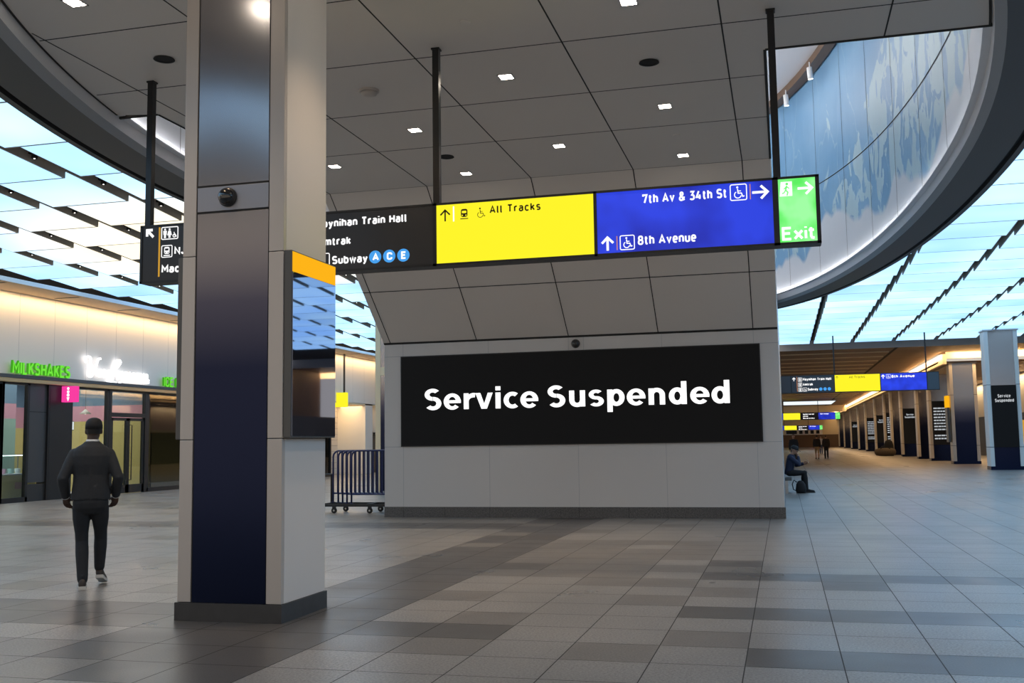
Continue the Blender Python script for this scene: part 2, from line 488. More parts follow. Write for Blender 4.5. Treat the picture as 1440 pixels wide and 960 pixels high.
def thing(name, label, cat, loc=(0, 0, 0), rz=0.0, group=None, kind=None):
    o = bpy.data.objects.new(name, None); COL.objects.link(o)
    o.location = loc; o.rotation_euler = (0, 0, rz); o.empty_display_size = 0.1
    return tag(o, label, cat, group, kind)


def struct(mb, name, matname=None, parent=None, smooth=False):
    o = mb.build(name, matname, parent, smooth)
    if parent is None: o['kind'] = 'structure'
    return o


def copy_tree(o, parent=None):
    c = o.copy(); COL.objects.link(c)
    if parent is not None: c.parent = parent
    for ch in list(o.children): copy_tree(ch, c)
    return c


ORD = ['first', 'second', 'third', 'fourth', 'fifth', 'sixth', 'seventh', 'eighth', 'ninth', 'tenth', 'eleventh', 'twelfth', 'thirteenth',
       'fourteenth', 'fifteenth', 'sixteenth', 'seventeenth', 'eighteenth', 'nineteenth', 'twentieth', 'twenty-first', 'twenty-second',
       'twenty-third', 'twenty-fourth', 'twenty-fifth', 'twenty-sixth', 'twenty-seventh', 'twenty-eighth', 'twenty-ninth', 'thirtieth']


# ------------------------------------------------------------------ stroke lettering
def arc(cx, cy, rx, ry, a0, a1, n=10, e=0.8):
    r = []
    for i in range(n + 1):
        a = math.radians(a0 + (a1 - a0) * i / n); c, s_ = math.cos(a), math.sin(a)
        r.append((cx + math.copysign(abs(c) ** e, c) * rx, cy + math.copysign(abs(s_) ** e, s_) * ry))
    return r


X_ = 0.72
GL = {}
GL['A'] = (0.66, [[(0, 0), (0.33, 1), (0.66, 0)], [(0.11, 0.30), (0.55, 0.30)]])
GL['C'] = (0.54, [arc(0.27, 0.72, 0.27, 0.28, 0, 180, 10) + arc(0.27, 0.28, 0.27, 0.28, 180, 360, 10)])
GL['E'] = (0.48, [[(0.48, 1), (0, 1), (0, 0), (0.48, 0)], [(0, 0.52), (0.42, 0.52)]])
GL['H'] = (0.56, [[(0, 0), (0, 1)], [(0.56, 0), (0.56, 1)], [(0, 0.52), (0.56, 0.52)]])
GL['I'] = (0.0, [[(0, 0), (0, 1)]])
GL['J'] = (0.4, [[(0.4, 1), (0.4, 0.25)] + arc(0.2, 0.22, 0.2, 0.22, 0, -180, 8)])
GL['K'] = (0.54, [[(0, 0), (0, 1)], [(0.52, 1), (0, 0.38)], [(0.19, 0.60), (0.54, 0)]])
GL['L'] = (0.44, [[(0, 1), (0, 0), (0.44, 0)]])
GL['M'] = (0.70, [[(0, 0), (0, 1), (0.35, 0.38), (0.70, 1), (0.70, 0)]])
GL['N'] = (0.58, [[(0, 0), (0, 1), (0.58, 0), (0.58, 1)]])
GL['P'] = (0.50, [[(0, 0), (0, 1), (0.28, 1)] + arc(0.26, 0.74, 0.24, 0.26, 90, -90, 10) + [(0, 0.48)]])
GL['R'] = (0.54, [[(0, 0), (0, 1), (0.28, 1)] + arc(0.28, 0.75, 0.24, 0.25, 90, -90, 10) + [(0, 0.5)], [(0.28, 0.5), (0.54, 0)]])
GL['S'] = (0.52, [arc(0.26, 0.75, 0.25, 0.25, 25, 270, 12) + arc(0.26, 0.25, 0.26, 0.25, 90, -155, 12)])
GL['T'] = (0.58, [[(0, 1), (0.58, 1)], [(0.29, 1), (0.29, 0)]])
GL['a'] = (0.44, [arc(0.22, 0.53, 0.21, X_ - 0.53, 155, 0, 8) + [(0.43, 0)], [(0.43, 0.42), (0.20, 0.42)] + arc(0.2, 0.21, 0.2, 0.21, 90, 270, 8) + [(0.30, 0.0), (0.43, 0.10)]])
GL['b'] = (0.46, [[(0, 1), (0, 0)], [(0, X_)] + [(0.22, X_)] + arc(0.23, X_ / 2, 0.23, X_ / 2, 90, -90, 10) + [(0, 0)]])
GL['c'] = (0.42, [arc(0.23, X_ / 2, 0.23, X_ / 2, 40, 320, 14)])
GL['d'] = (0.46, [[(0.46, 0), (0.46, 1)], [(0.46, X_)] + [(0.24, X_)] + arc(0.23, X_ / 2, 0.23, X_ / 2, 90, 270, 10) + [(0.46, 0)]])
GL['e'] = (0.46, [[(0.02, X_ / 2), (0.46, X_ / 2)] + arc(0.23, X_ / 2, 0.23, X_ / 2, 0, 310, 16)])
GL['h'] = (0.44, [[(0, 0), (0, 1)], arc(0.22, 0.47, 0.22, X_ - 0.47, 180, 0, 8) + [(0.44, 0)]])
GL['i'] = (0.0, [[(0, 0), (0, X_)], [(0, 0.93), (0, 1.05)]])
GL['k'] = (0.44, [[(0, 0), (0, 1)], [(0.42, X_), (0, 0.28)], [(0.15, 0.44), (0.44, 0)]])
GL['l'] = (0.10, [[(0, 1), (0, 0.12), (0.03, 0.03), (0.12, 0)]])
GL['m'] = (0.74, [[(0, 0), (0, X_)], arc(0.185, 0.5, 0.185, X_ - 0.5, 180, 0, 8) + [(0.37, 0)], arc(0.555, 0.5, 0.185, X_ - 0.5, 180, 0, 8) + [(0.74, 0)]])
GL['n'] = (0.44, [[(0, 0), (0, X_)], arc(0.22, 0.47, 0.22, X_ - 0.47, 180, 0, 8) + [(0.44, 0)]])
GL['o'] = (0.48, [arc(0.24, X_ / 2, 0.24, X_ / 2, 0, 360, 18)])
GL['p'] = (0.46, [[(0, X_), (0, -0.28)], [(0, X_)] + [(0.22, X_)] + arc(0.23, X_ / 2, 0.23, X_ / 2, 90, -90, 10) + [(0, 0)]])
GL['q'] = (0.46, [[(0.46, X_), (0.46, -0.28)], [(0.46, X_)] + [(0.22, X_)] + arc(0.23, X_ / 2, 0.23, X_ / 2, 90, 270, 10) + [(0.46, 0)]])
GL['r'] = (0.30, [[(0, 0), (0, X_)], arc(0.22, 0.50, 0.22, X_ - 0.50, 180, 70, 6)])
GL['s'] = (0.40, [arc(0.20, 0.54, 0.19, 0.18, 30, 270, 10) + arc(0.20, 0.18, 0.20, 0.18, 90, -150, 10)])
GL['t'] = (0.30, [[(0.10, 0.95), (0.10, 0.18), (0.15, 0.03), (0.30, 0)], [(-0.04, X_), (0.28, X_)]])
GL['u'] = (0.44, [[(0, X_)] + arc(0.22, 0.25, 0.22, 0.25, 180, 360, 8), [(0.44, X_), (0.44, 0)]])
GL['v'] = (0.46, [[(0, X_), (0.23, 0), (0.46, X_)]])
GL['w'] = (0.72, [[(0, X_), (0.18, 0), (0.36, X_), (0.54, 0), (0.72, X_)]])
GL['x'] = (0.46, [[(0, X_), (0.46, 0)], [(0.46, X_), (0, 0)]])
GL['y'] = (0.46, [[(0, X_), (0.23, 0.04)], [(0.46, X_), (0.20, -0.10), (0.12, -0.24), (0, -0.28)]])
GL['3'] = (0.50, [[(0.02, 1), (0.47, 1), (0.22, 0.58)] + arc(0.24, 0.29, 0.26, 0.29, 90, -150, 12)])
GL['4'] = (0.56, [[(0.30, 1), (0, 0.24), (0.56, 0.24)], [(0.42, 0.55), (0.42, 0)]])
GL['7'] = (0.50, [[(0, 0.82), (0, 1), (0.50, 1), (0.18, 0)]])
GL['8'] = (0.52, [arc(0.26, 0.76, 0.22, 0.24, 0, 360, 16), arc(0.26, 0.26, 0.26, 0.26, 0, 360, 16)])
GL['&'] = (0.62, [[(0.62, 0), (0.14, 0.62)] + arc(0.26, 0.80, 0.16, 0.20, 200, -10, 8) + [(0.40, 0.70), (0.12, 0.44)] + arc(0.22, 0.22, 0.22, 0.22, 120, 300, 8) + [(0.50, 0.18), (0.60, 0.44)]])
GL['.'] = (0.0, [[(0, 0), (0, 0.10)]])
GL["'"] = (0.0, [[(0, 0.78), (0, 1.0)]])
GL[' '] = (0.12, [])


def sector(mb, F, T, cx, cy, ro, ri, a0, a1, n=22):
    vs = []
    for i in range(n + 1):
        a = math.radians(a0 + (a1 - a0) * i / n); c, sn = math.cos(a), math.sin(a)
        for rx, ry in (ro, ri):
            u, v = T(cx + rx * c, cy + ry * sn); vs.append(F(u, v, 0.003))
    mb.add(vs, [(2 * i, 2 * i + 1, 2 * i + 3, 2 * i + 2) for i in range(n)])


BOLD_ADV = dict(S=0.985, e=0.93, r=0.672, v=0.894, i=0.47, c=0.81, u=0.977, s=0.812, p=0.98, n=0.977, d=0.98)


def boldtext(mb, F, s, u0, v0, cap):
    """heavy sans lettering built from stems and contrasted bowls"""
    def R_(T, x0, x1, y0, y1):
        mb.add([F(*T(x0, y0), 0.003), F(*T(x1, y0), 0.003), F(*T(x1, y1), 0.003), F(*T(x0, y1), 0.003)], [(0, 1, 2, 3)])
    for ch in s:
        T = lambda a, b, u0=u0: (u0 + a * cap, v0 + b * cap)
        Sx = lambda *k: sector(mb, F, T, *k)
        if ch == 'S':
            Sx(0.47, 0.7275, (0.40, 0.2875), (0.155, 0.1075), 38, 270); Sx(0.49, 0.3025, (0.42, 0.3175), (0.165, 0.1375), 90, -143)
        if ch == 's':
            Sx(0.40, 0.5375, (0.34, 0.2275), (0.115, 0.0775), 38, 270); Sx(0.41, 0.2225, (0.355, 0.2375), (0.12, 0.0875), 90, -143)
        if ch == 'e':
            Sx(0.47, 0.375, (0.43, 0.39), (0.185, 0.225), 0, 318); R_(T, 0.24, 0.90, 0.30, 0.44)
        if ch == 'c': Sx(0.47, 0.375, (0.43, 0.39), (0.185, 0.21), 52, 308)
        if ch == 'i': R_(T, 0.113, 0.36, 0, 0.75); R_(T, 0.113, 0.36, 0.85, 1.04)
        if ch == 'r':
            R_(T, 0.113, 0.36, 0, 0.75); Sx(0.60, 0.36, (0.40, 0.40), (0.24, 0.19), 175, 76)
        if ch == 'v': mb.add([F(*T(a, b), 0.003) for a, b in ((0.02, 0.75), (0.265, 0.75), (0.45, 0.24), (0.63, 0.75), (0.875, 0.75), (0.585, 0), (0.31, 0))], [(0, 1, 2, 6), (2, 3, 4, 5), (2, 5, 6)])
        if ch == 'n':
            R_(T, 0.113, 0.36, 0, 0.75); Sx(0.49, 0.44, (0.375, 0.33), (0.13, 0.14), 180, 0); R_(T, 0.62, 0.865, 0, 0.44)
        if ch == 'u':
            R_(T, 0.62, 0.865, 0, 0.75); Sx(0.485, 0.31, (0.375, 0.33), (0.13, 0.14), 180, 360); R_(T, 0.11, 0.355, 0.31, 0.75)
        if ch == 'p': R_(T, 0.113, 0.36, -0.285, 0.75); Sx(0.54, 0.375, (0.38, 0.39), (0.135, 0.20), 0, 360, 30)
        if ch == 'd': R_(T, 0.62, 0.865, 0, 1.04); Sx(0.44, 0.375, (0.38, 0.39), (0.135, 0.20), 0, 360, 30)
        u0 += BOLD_ADV[ch] * cap


def frame_fn(origin, xdir, zdir=(0, 0, 1)):
    O, U, V = Vector(origin), Vector(xdir).normalized(), Vector(zdir).normalized()
    Nn = U.cross(V)
    return lambda u, v, d=0.0: O + U * u + V * v + Nn * d


def stroke(mb, F, pts, w, depth=0.003):
    """flat monoline stroke (mitred band with thickness) on the plane F"""
    p = [Vector(a) for a in pts]
    closed = (p[0] - p[-1]).length < 1e-6 and len(p) > 3
    if closed: p = p[:-1]
    n = len(p); L = []; Rr = []
    for i in range(n):
        if closed: d0, d1 = p[i] - p[i - 1], p[(i + 1) % n] - p[i]
        else:
            d0 = p[i] - p[i - 1] if i > 0 else p[1] - p[0]
            d1 = p[i + 1] - p[i] if i < n - 1 else p[-1] - p[-2]
        if d0.length < 1e-9: d0 = d1
        if d1.length < 1e-9: d1 = d0
        d0 = d0.normalized(); d1 = d1.normalized()
        n0 = Vector((-d0.y, d0.x)); n1 = Vector((-d1.y, d1.x)); nn = n0 + n1
        if nn.length < 0.2: nn = n0
        nn.normalize(); k = min(1.6, 1 / max(0.3, nn.dot(n0)))
        L.append(p[i] + nn * (w / 2 * k)); Rr.append(p[i] - nn * (w / 2 * k))
    vs = [F(a.x, a.y, depth) for a in L] + [F(a.x, a.y, depth) for a in Rr] + [F(a.x, a.y, 0) for a in L] + [F(a.x, a.y, 0) for a in Rr]
    fs = []; fr = []
    for i in range(n if closed else n - 1):
        j = (i + 1) % n
        fr.append((i, n + i, n + j, j)); fs += [(i, j, 2 * n + j, 2 * n + i), (n + i, 3 * n + i, 3 * n + j, n + j)]
    if not closed: fs += [(0, 2 * n, 3 * n, n), (n - 1, 2 * n - 1, 4 * n - 1, 3 * n - 1)]
    mb.add(vs, fr)
    cur = mb.cur
    if depth > 0.04 and mb.slots[cur] == 'e_green_letter': mb.use('e_green_side')
    mb.add(vs, fs); mb.cur = cur


def text(mb, F, s, u0, v0, cap, w, u1=None, gap=0.12, depth=0.003, sx=1.3):
    """write s from u0 (left outer edge) with baseline v0, cap height cap, stroke w; u1 fits the width"""
    body = cap - w
    k = 0.0
    for ch in s: k += GL[ch][0] * body * sx + w + gap * cap * (1.0 if ch != ' ' else 1)
    k -= gap * cap
    f = 1.0
    if u1 is not None:
        fixed = len(s) * w
        f = ((u1 - u0) - fixed) / (k - fixed)
    u = u0
    for ch in s:
        adv, paths = GL[ch]
        for pt in paths:
            stroke(mb, F, [(u + w / 2 + a * body * sx * f, v0 + w / 2 + b * body) for a, b in pt], w, depth)
        u += adv * body * sx * f + w + gap * cap * f
    return u


def disc2(mb, F, cx, cy, r, depth=0.003, n=24):
    vs = [F(cx + r * math.cos(2 * PI * k / n), cy + r * math.sin(2 * PI * k / n), depth) for k in range(n)]
    vs += [F(cx + r * math.cos(2 * PI * k / n), cy + r * math.sin(2 * PI * k / n), 0) for k in range(n)]
    mb.add(vs, [list(range(n))] + [(k, (k + 1) % n, n + (k + 1) % n, n + k) for k in range(n)])


def poly2(mb, F, pts, depth=0.003):
    n = len(pts)
    mb.add([F(a, b, depth) for a, b in pts] + [F(a, b, 0) for a, b in pts], [list(range(n))] + [(k, (k + 1) % n, n + (k + 1) % n, n + k) for k in range(n)])


def rrect(u0, u1, v0, v1, r, n=4):
    pts = []
    for cx, cy, a in ((u1 - r, v1 - r, 0), (u0 + r, v1 - r, 90), (u0 + r, v0 + r, 180), (u1 - r, v0 + r, 270)):
        pts += [(cx + r * math.cos(math.radians(a + 90 * i / n)), cy + r * math.sin(math.radians(a + 90 * i / n))) for i in range(n + 1)]
    return pts


def outline(mb, F, u0, u1, v0, v1, r, w):
    p = rrect(u0, u1, v0, v1, r); stroke(mb, F, p + [p[0]], w)


def arrow(mb, F, cx, cy, s, ang, w):
    """arrow of size s pointing at ang degrees (0 = right)"""
    c, sn = math.cos(math.radians(ang)), math.sin(math.radians(ang))
    T = lambda a, b: (cx + (a * c - b * sn) * s, cy + (a * sn + b * c) * s)
    stroke(mb, F, [T(-0.5, 0), T(0.42, 0)], w)
    stroke(mb, F, [T(0.05, 0.42), T(0.47, 0), T(0.05, -0.42)], w)


def wheelchair(mb, F, u, v, s, w, box=True):
    if box: outline(mb, F, u, u + s, v, v + s, s * 0.1, w * 0.7)
    T = lambda a, b: (u + a * s, v + b * s)
    disc2(mb, F, *T(0.44, 0.82), s * 0.065)
    stroke(mb, F, [T(0.45, 0.72), T(0.48, 0.44), T(0.68, 0.44), T(0.76, 0.22), T(0.86, 0.25)], w * 0.8)
    stroke(mb, F, [T(0.47, 0.58), T(0.66, 0.58)], w * 0.6)
    stroke(mb, F, [T(*p) for p in arc(0.46, 0.34, 0.21, 0.21, 120, 345, 12, 1)], w * 0.7)


def train_icon(mb, F, u, v, s, w, eye, box=True):
    if box: outline(mb, F, u, u + s, v, v + s, s * 0.1, w * 0.7)
    poly2(mb, F, rrect(u + 0.25 * s, u + 0.75 * s, v + 0.28 * s, v + 0.88 * s, 0.14 * s))
    stroke(mb, F, [(u + 0.2 * s, v + 0.15 * s), (u + 0.8 * s, v + 0.15 * s)], w * 0.8)
    cur = mb.cur
    mb.use(eye)
    poly2(mb, F, rrect(u + 0.33 * s, u + 0.67 * s, v + 0.56 * s, v + 0.74 * s, 0.04 * s), 0.005)
    disc2(mb, F, u + 0.36 * s, v + 0.40 * s, 0.05 * s, 0.005); disc2(mb, F, u + 0.64 * s, v + 0.40 * s, 0.05 * s, 0.005)
    mb.cur = cur


def walker_icon(mb, F, u, v, s, skirt=False):
    T = lambda a, b: (u + a * s, v + b * s)
    disc2(mb, F, *T(0, 0.90), s * 0.10)
    if skirt: poly2(mb, F, [T(-0.13, 0.76), T(0.13, 0.76), T(0.26, 0.28), T(-0.26, 0.28)])
    else: poly2(mb, F, [T(-0.2, 0.76), T(0.2, 0.76), T(0.17, 0.34), T(-0.17, 0.34)])
    poly2(mb, F, [T(-0.11, 0.36), T(-0.01, 0.36), T(-0.01, 0), T(-0.11, 0)]); poly2(mb, F, [T(0.01, 0.36), T(0.11, 0.36), T(0.11, 0), T(0.01, 0)])


# ------------------------------------------------------------------ the oval
CX, AX, Y0, BF = -3.3, 6.16, 17.5, 19.9


def oval(t, off=0.0, far=0.0):
    """point on the oval at angle t (0 = +X, 90 = far end); off pushes outward"""
    c, s_ = math.cos(t), math.sin(t)
    b = BF if s_ >= 0 else 13.5 + 1.2 * c
    p = Vector((CX + AX * c, Y0 + b * s_)); n = Vector((c / AX, s_ / b)).normalized()
    return p + n * off


def inside_oval(x, y, off):
    c = (x - CX) / (AX + off); b = (BF if y >= Y0 else 13.5 + 1.2 * max(-1, min(1, c))) + off
    return c * c + ((y - Y0) / b) ** 2 < 1


HC = 6.15
NT = 160


def ring_strip(mb, prof, t0=0.0, t1=2 * PI, n=NT):
    """sweep profile [(off, z, matname-of-segment-to-next)] round the oval"""
    for (o0, z0, m), (o1, z1, _) in zip(prof[:-1], prof[1:]):
        mb.use(m); vs = []
        for i in range(n + 1):
            t = t0 + (t1 - t0) * i / n
            a, b = oval(t, o0), oval(t, o1)
            vs += [(a.x, a.y, z0), (b.x, b.y, z1)]
        mb.add(vs, [(2 * i, 2 * i + 2, 2 * i + 3, 2 * i + 1) for i in range(n)])


# ------------------------------------------------------------------ floor
def build_floor():
    px, py, x_off, y_off = 0.635, 0.618, -0.31, 7.19
    mb = MB()
    i0, i1, j0, j1 = -36, 32, -16, 60
    rnd = random.Random(3)

    def kind(i, j):
        x = x_off + (i + 0.5) * px; y = y_off + (j + 0.5) * py
        r = rnd.random()
        near = y < 20.3
        if -4.12 < x < -3.485 and y < 20.5: return 2
        if -4.80 < x < -4.12 and 6 < y < 20.5: return 2 if r < 0.62 or y < 9.2 else 1
        if x < -4.8:
            if j in (1, 2): return 2
            if j in (17, 18): return 2 if x < -4 else 1
            if x > -5.5 and 6.4 < y < 9: return 2
            if y < 7 and x > -6.4: return 1
            return 0 if r < 0.93 else 1
        if x > -0.31 and y < 13:
            if j == 0: return 1 if x < 1 and r < 0.1 else 2
            if j == 3: return 2
            if j == 7: return 2
            if j == 6 and 0.3 < x < 1.0: return 2
            if j == 5 and 2.2 < x < 4: return 1
            return 0
        if -0.95 < x < -0.31 and j in (9, 7, 3): return 2
        if x <= -0.31 and near:
            if j == 1 and -3.5 < x < -2.2: return 2
            if j == 4 and -3.5 < x < -2.6: return 1
            if j in (7, 8, 9, 10, 11, 12, 13) and -3.5 < x < -1.0: return 1 if r < 0.75 else (0 if r < 0.9 else 2)
            if j in (8, 10) and -2.6 < x < -0.9: return 1
            if j == 6: return 1 if r < 0.6 else 0
            return 0 if r < 0.85 else 1
        return 0

    g = 0.004
    names = ['granite_light', 'granite_mid', 'granite_dark']
    for i in range(i0, i1):
        for j in range(j0, j1):
            x = x_off + i * px; y = y_off + j * py
            mb.use(names[kind(i, j)])
            mb.add([(x + g, y + g, 0), (x + px - g, y + g, 0), (x + px - g, y + py - g, 0), (x + g, y + py - g, 0)], [(0, 1, 2, 3)])
    xa, xb = x_off + i0 * px, x_off + i1 * px; ya, yb = y_off + j0 * py, y_off + j1 * py
    # grout bed, and the plainly tiled far floor
    mb.use('grout'); mb.add([(xa, ya, -0.002), (xb, ya, -0.002), (xb, yb, -0.002), (xa, yb, -0.002)], [(0, 1, 2, 3)])
    mb.use('granite_light')
    k = 0
    x = xa
    while x < xb - 0.01:
        mb.add([(x + 0.006, yb + 0.004, 0), (x + 2 * px - 0.006, yb + 0.004, 0), (x + 2 * px - 0.006, 200, 0), (x + 0.006, 200, 0)], [(0, 1, 2, 3)])
        x += 2 * px
    mb.use('grout'); mb.add([(xa, yb, -0.002), (xb, yb, -0.002), (xb, 200, -0.002), (xa, 200, -0.002)], [(0, 1, 2, 3)])
    struct(mb, 'floor')


build_floor()

# ------------------------------------------------------------------ central ceiling, soffit, screen wall
WX0, WX1 = -8.13, -0.04          # wall ends
YW, YS = 20.4, 17.33             # wall face, soffit upper edge
mb = MB(); mb.use('ceil')
YC = 12.36
pts = []
for i in range(400):
    p = oval(2 * PI * i / 400, 0.0)
    if p.y <= YC: pts.append((p.x, p.y))
pts.sort(key=lambda p: math.atan2(p[1] - YC - 0.01, p[0] - CX))
cl = [p for p in pts]
poly = cl + [(WX1, YC), (WX1, YS), (-8.3, YS), (-8.3, YC)]
mb.prism(poly, 2, HC, HC + 0.12)
# walls added above the ceiling to stop light leaking from the void
mb.use('upper_white')
mb.box(WX1 - 0.05, WX1, YC, 25, HC + 0.1, 12.4); mb.box(-8.3, -8.25, YC, 25, HC + 0.1, 12.4)
mb.box(WX1, 2.6, YC - 0.05, YC, HC + 0.1, 12.4); mb.box(-9.1, -8.3, YC - 0.05, YC, HC + 0.1, 12.4)
ceil_o = struct(mb, 'ceiling')
jb = MB(); jb.use('joint')
jw = 0.009
for x in (-7.98, -6.08, -4.14, -2.33, -0.5):
    y0 = 9.0
    ys = [y for y in [4 + 0.05 * k for k in range(300)] if inside_oval(x, y, -0.05)]
    jb.box(x - jw, x + jw, max(min(ys), 4.0), YS if x > -8.2 else YC, HC - 0.002, HC + 0.01)
jb.box(1.31 - jw, 1.31 + jw, 7.2, YC, HC - 0.002, HC + 0.01)
for y in (5.8, 7.75, 9.66, 11.42, 13.24, 15.02, 17.33):
    xs = [x for x in [-10 + 0.05 * k for k in range(280)] if inside_oval(x, y, -0.05)]
    xa, xb = (min(xs), max(xs)) if y < YC else (-8.29, WX1)
    jb.box(xa, xb, y - jw, y + jw, HC - 0.002, HC + 0.01)
jb.box(-8.95, -8.3, YC - 0.03, YC + 0.01, HC - 0.01, HC + 0.05); jb.box(WX1, 2.48, YC - 0.03, YC + 0.01, HC - 0.012, HC + 0.05)
jb.box(-8.31, -8.285, YC, YS, HC - 0.01, HC + 0.05); jb.box(WX1 - 0.02, WX1 + 0.015, YC, YS, HC - 0.01, HC + 0.05)
tt = [2 * PI * i / 400 for i in range(400) if oval(2 * PI * i / 400).y <= YC]
tt.sort(key=lambda t: (t - PI / 2) % (2 * PI))
for ta, tb in zip(tt[:-1], tt[1:]):
    a, b, c, d = oval(ta, -0.03), oval(tb, -0.03), oval(tb, 0.0), oval(ta, 0.0)
    jb.add([(a.x, a.y, HC - 0.003), (b.x, b.y, HC - 0.003), (c.x, c.y, HC - 0.003), (d.x, d.y, HC - 0.003)], [(0, 1, 2, 3)])
struct(jb, 'joint', None, ceil_o)

# sloped soffit (wedge) and block behind
mb = MB(); mb.use('ceil')
mb.prism([(YS, HC), (YW, 3.61), (YW + 0.9, 3.61), (YW + 0.9, HC + 0.1), (YS, HC + 0.1)], 0, WX0, WX1)
sof = struct(mb, 'ceiling_soffit')
jb = MB(); jb.use('joint')
sl = (Vector((0, YW, 3.61)) - Vector((0, YS, HC)))
nrm = Vector((0, sl.z, -sl.y)).normalized()
if nrm.y > 0: nrm = -nrm


def sofp(x, t): return Vector((x, YS, HC)) + sl * t + nrm * 0.003


for x in (-7.98, -6.08, -4.14, -2.33, -0.5):
    jb.quad(sofp(x - jw, 0), sofp(x + jw, 0), sofp(x + jw, 1), sofp(x - jw, 1))
jb.quad(sofp(WX0, 0.62), sofp(WX1, 0.62), sofp(WX1, 0.625), sofp(WX0, 0.625))
jb.quad(sofp(WX0, 0.985), sofp(WX1, 0.985), sofp(WX1, 1.0), sofp(WX0, 1.0))
struct(jb, 'joint', None, sof)

mb = MB(); mb.use('wall_panel')
mb.box(WX0, WX1, YW, YW + 0.9, 0.0, 3.61)
mb.box(-6.4, WX1, YW + 0.9, 48, 0.0, 6.1)
wf = struct(mb, 'wall_front')
jb = MB(); jb.use('ring_slate')
jz = 0.003
for x in (-7.71, -5.84, -3.99, -2.24, -0.5):
    jb.box(x - jz, x + jz, YW - 0.002, YW + 0.01, 0.22, 1.455)
for x in (-7.71, -5.84, -4.15, -3.84, -2.27, -0.5):
    jb.box(x - jz, x + jz, YW - 0.002, YW + 0.01, 3.352, 3.61)
for x0, x1 in ((WX0, -7.76), (-0.38, WX1)):
    jb.box(x0, x1, YW - 0.002, YW + 0.01, 1.45, 1.46); jb.box(x0, x1, YW - 0.002, YW + 0.01, 3.345, 3.355)
struct(jb, 'joint', None, wf)
mb = MB(); mb.use('granite_base')
mb.box(WX0, WX1 + 0.02, YW - 0.025, YW + 0.92, 0.0, 0.215)
mb.box(WX1, WX1 + 0.02, YW + 0.9, 48, 0, 0.215)
mb.use('joint')
for x in (-7.71, -6.8, -5.84, -3.99, -3.0, -2.24, -0.5): mb.box(x - 0.003, x + 0.003, YW - 0.027, YW - 0.02, 0, 0.21)
struct(mb, 'baseboard_front')

# ------------------------------------------------------------------ oval ring, mural wall, upper ceiling
mb = MB()
ring_strip(mb, [(0.0, 6.32, 'ring_light'), (0.02, 5.99, 'ring_slate'), (0.14, 5.93, 'ring_dark'), (0.72, 5.93, 'groove'), (0.74, 5.99, 'groove'),
                (0.80, 5.99, 'groove'), (0.82, 5.93, 'ring_dark'), (0.92, 5.93, 'ring_dark'), (0.92, 6.62, 'ring_dark'), (0.6, 6.62, 'ring_dark')])
struct(mb, 'trim_1', smooth=False)
mb = MB()
t0, t1 = math.radians(-28), math.radians(208)
ring_strip(mb, [(0.0, 6.22, 'mural'), (0.0, 12.4, 'mural')], t0, t1, 120)
mb.use('joint')
for k in range(-3, 40):
    # vertical panel joints roughly every 2.6 m along the wall
    pass
L = 0; prev = None; T = t0
while T < t1:
    p = oval(T, -0.004)
    if prev is not None: L += (p - prev).length
    if prev is None or L > 2.55:
        L = 0; a = oval(T - 0.0006, -0.006); b = oval(T + 0.0006, -0.006)
        mb.add([(a.x, a.y, 6.22), (b.x, b.y, 6.22), (b.x, b.y, 12.4), (a.x, a.y, 12.4)], [(0, 1, 2, 3)])
    prev = p; T += 0.002
for i in range(120):
    ta, tb = t0 + (t1 - t0) * i / 120, t0 + (t1 - t0) * (i + 1) / 120
    a, b = oval(ta, -0.006), oval(tb, -0.006)
    za = 8.0 + 1.3 * max(0, math.sin(ta)) ; zb = 8.0 + 1.3 * max(0, math.sin(tb))
    mb.add([(a.x, a.y, za), (b.x, b.y, zb), (b.x, b.y, zb + 0.03), (a.x, a.y, za + 0.03)], [(0, 1, 2, 3)])
wo = struct(mb, 'wall_oval')
uvl = wo.data.uv_layers.new(name='sheet')
for poly_ in wo.data.polygons:
    for li in poly_.loop_indices:
        co = wo.data.vertices[wo.data.loops[li].vertex_index].co
        ang = math.atan2((co.y - Y0) / BF, (co.x - CX) / AX)
        uvl.data[li].uv = (ang * 15.0, co.z)
# LED ledge at the foot of the mural
mb = MB()
ring_strip(mb, [(-0.09, 6.19, 'ring_light'), (-0.09, 6.17, 'ring_light'), (0.04, 6.17, 'ring_light')], t0, t1, 120)
ring_strip(mb, [(-0.07, 6.195, 'e_led'), (-0.03, 6.195, 'e_led')], t0, t1, 120)
struct(mb, 'trim_2')
mb = MB(); mb.use('upper_white')
pts = [oval(t0 + (t1 - t0) * i / 80, 0.02) for i in range(81)]
mb.prism([(p.x, p.y) for p in pts], 2, 12.4, 12.5)
struct(mb, 'ceiling_upper')
mb = MB()
ring_strip(mb, [(-0.05, 12.4, 'brown_wood'), (-0.05, 12.18, 'brown_wood'), (-0.35, 12.18, 'brown_wood'), (-0.35, 12.4, 'brown_wood')], t0, t1, 100)
struct(mb, 'trim_3')
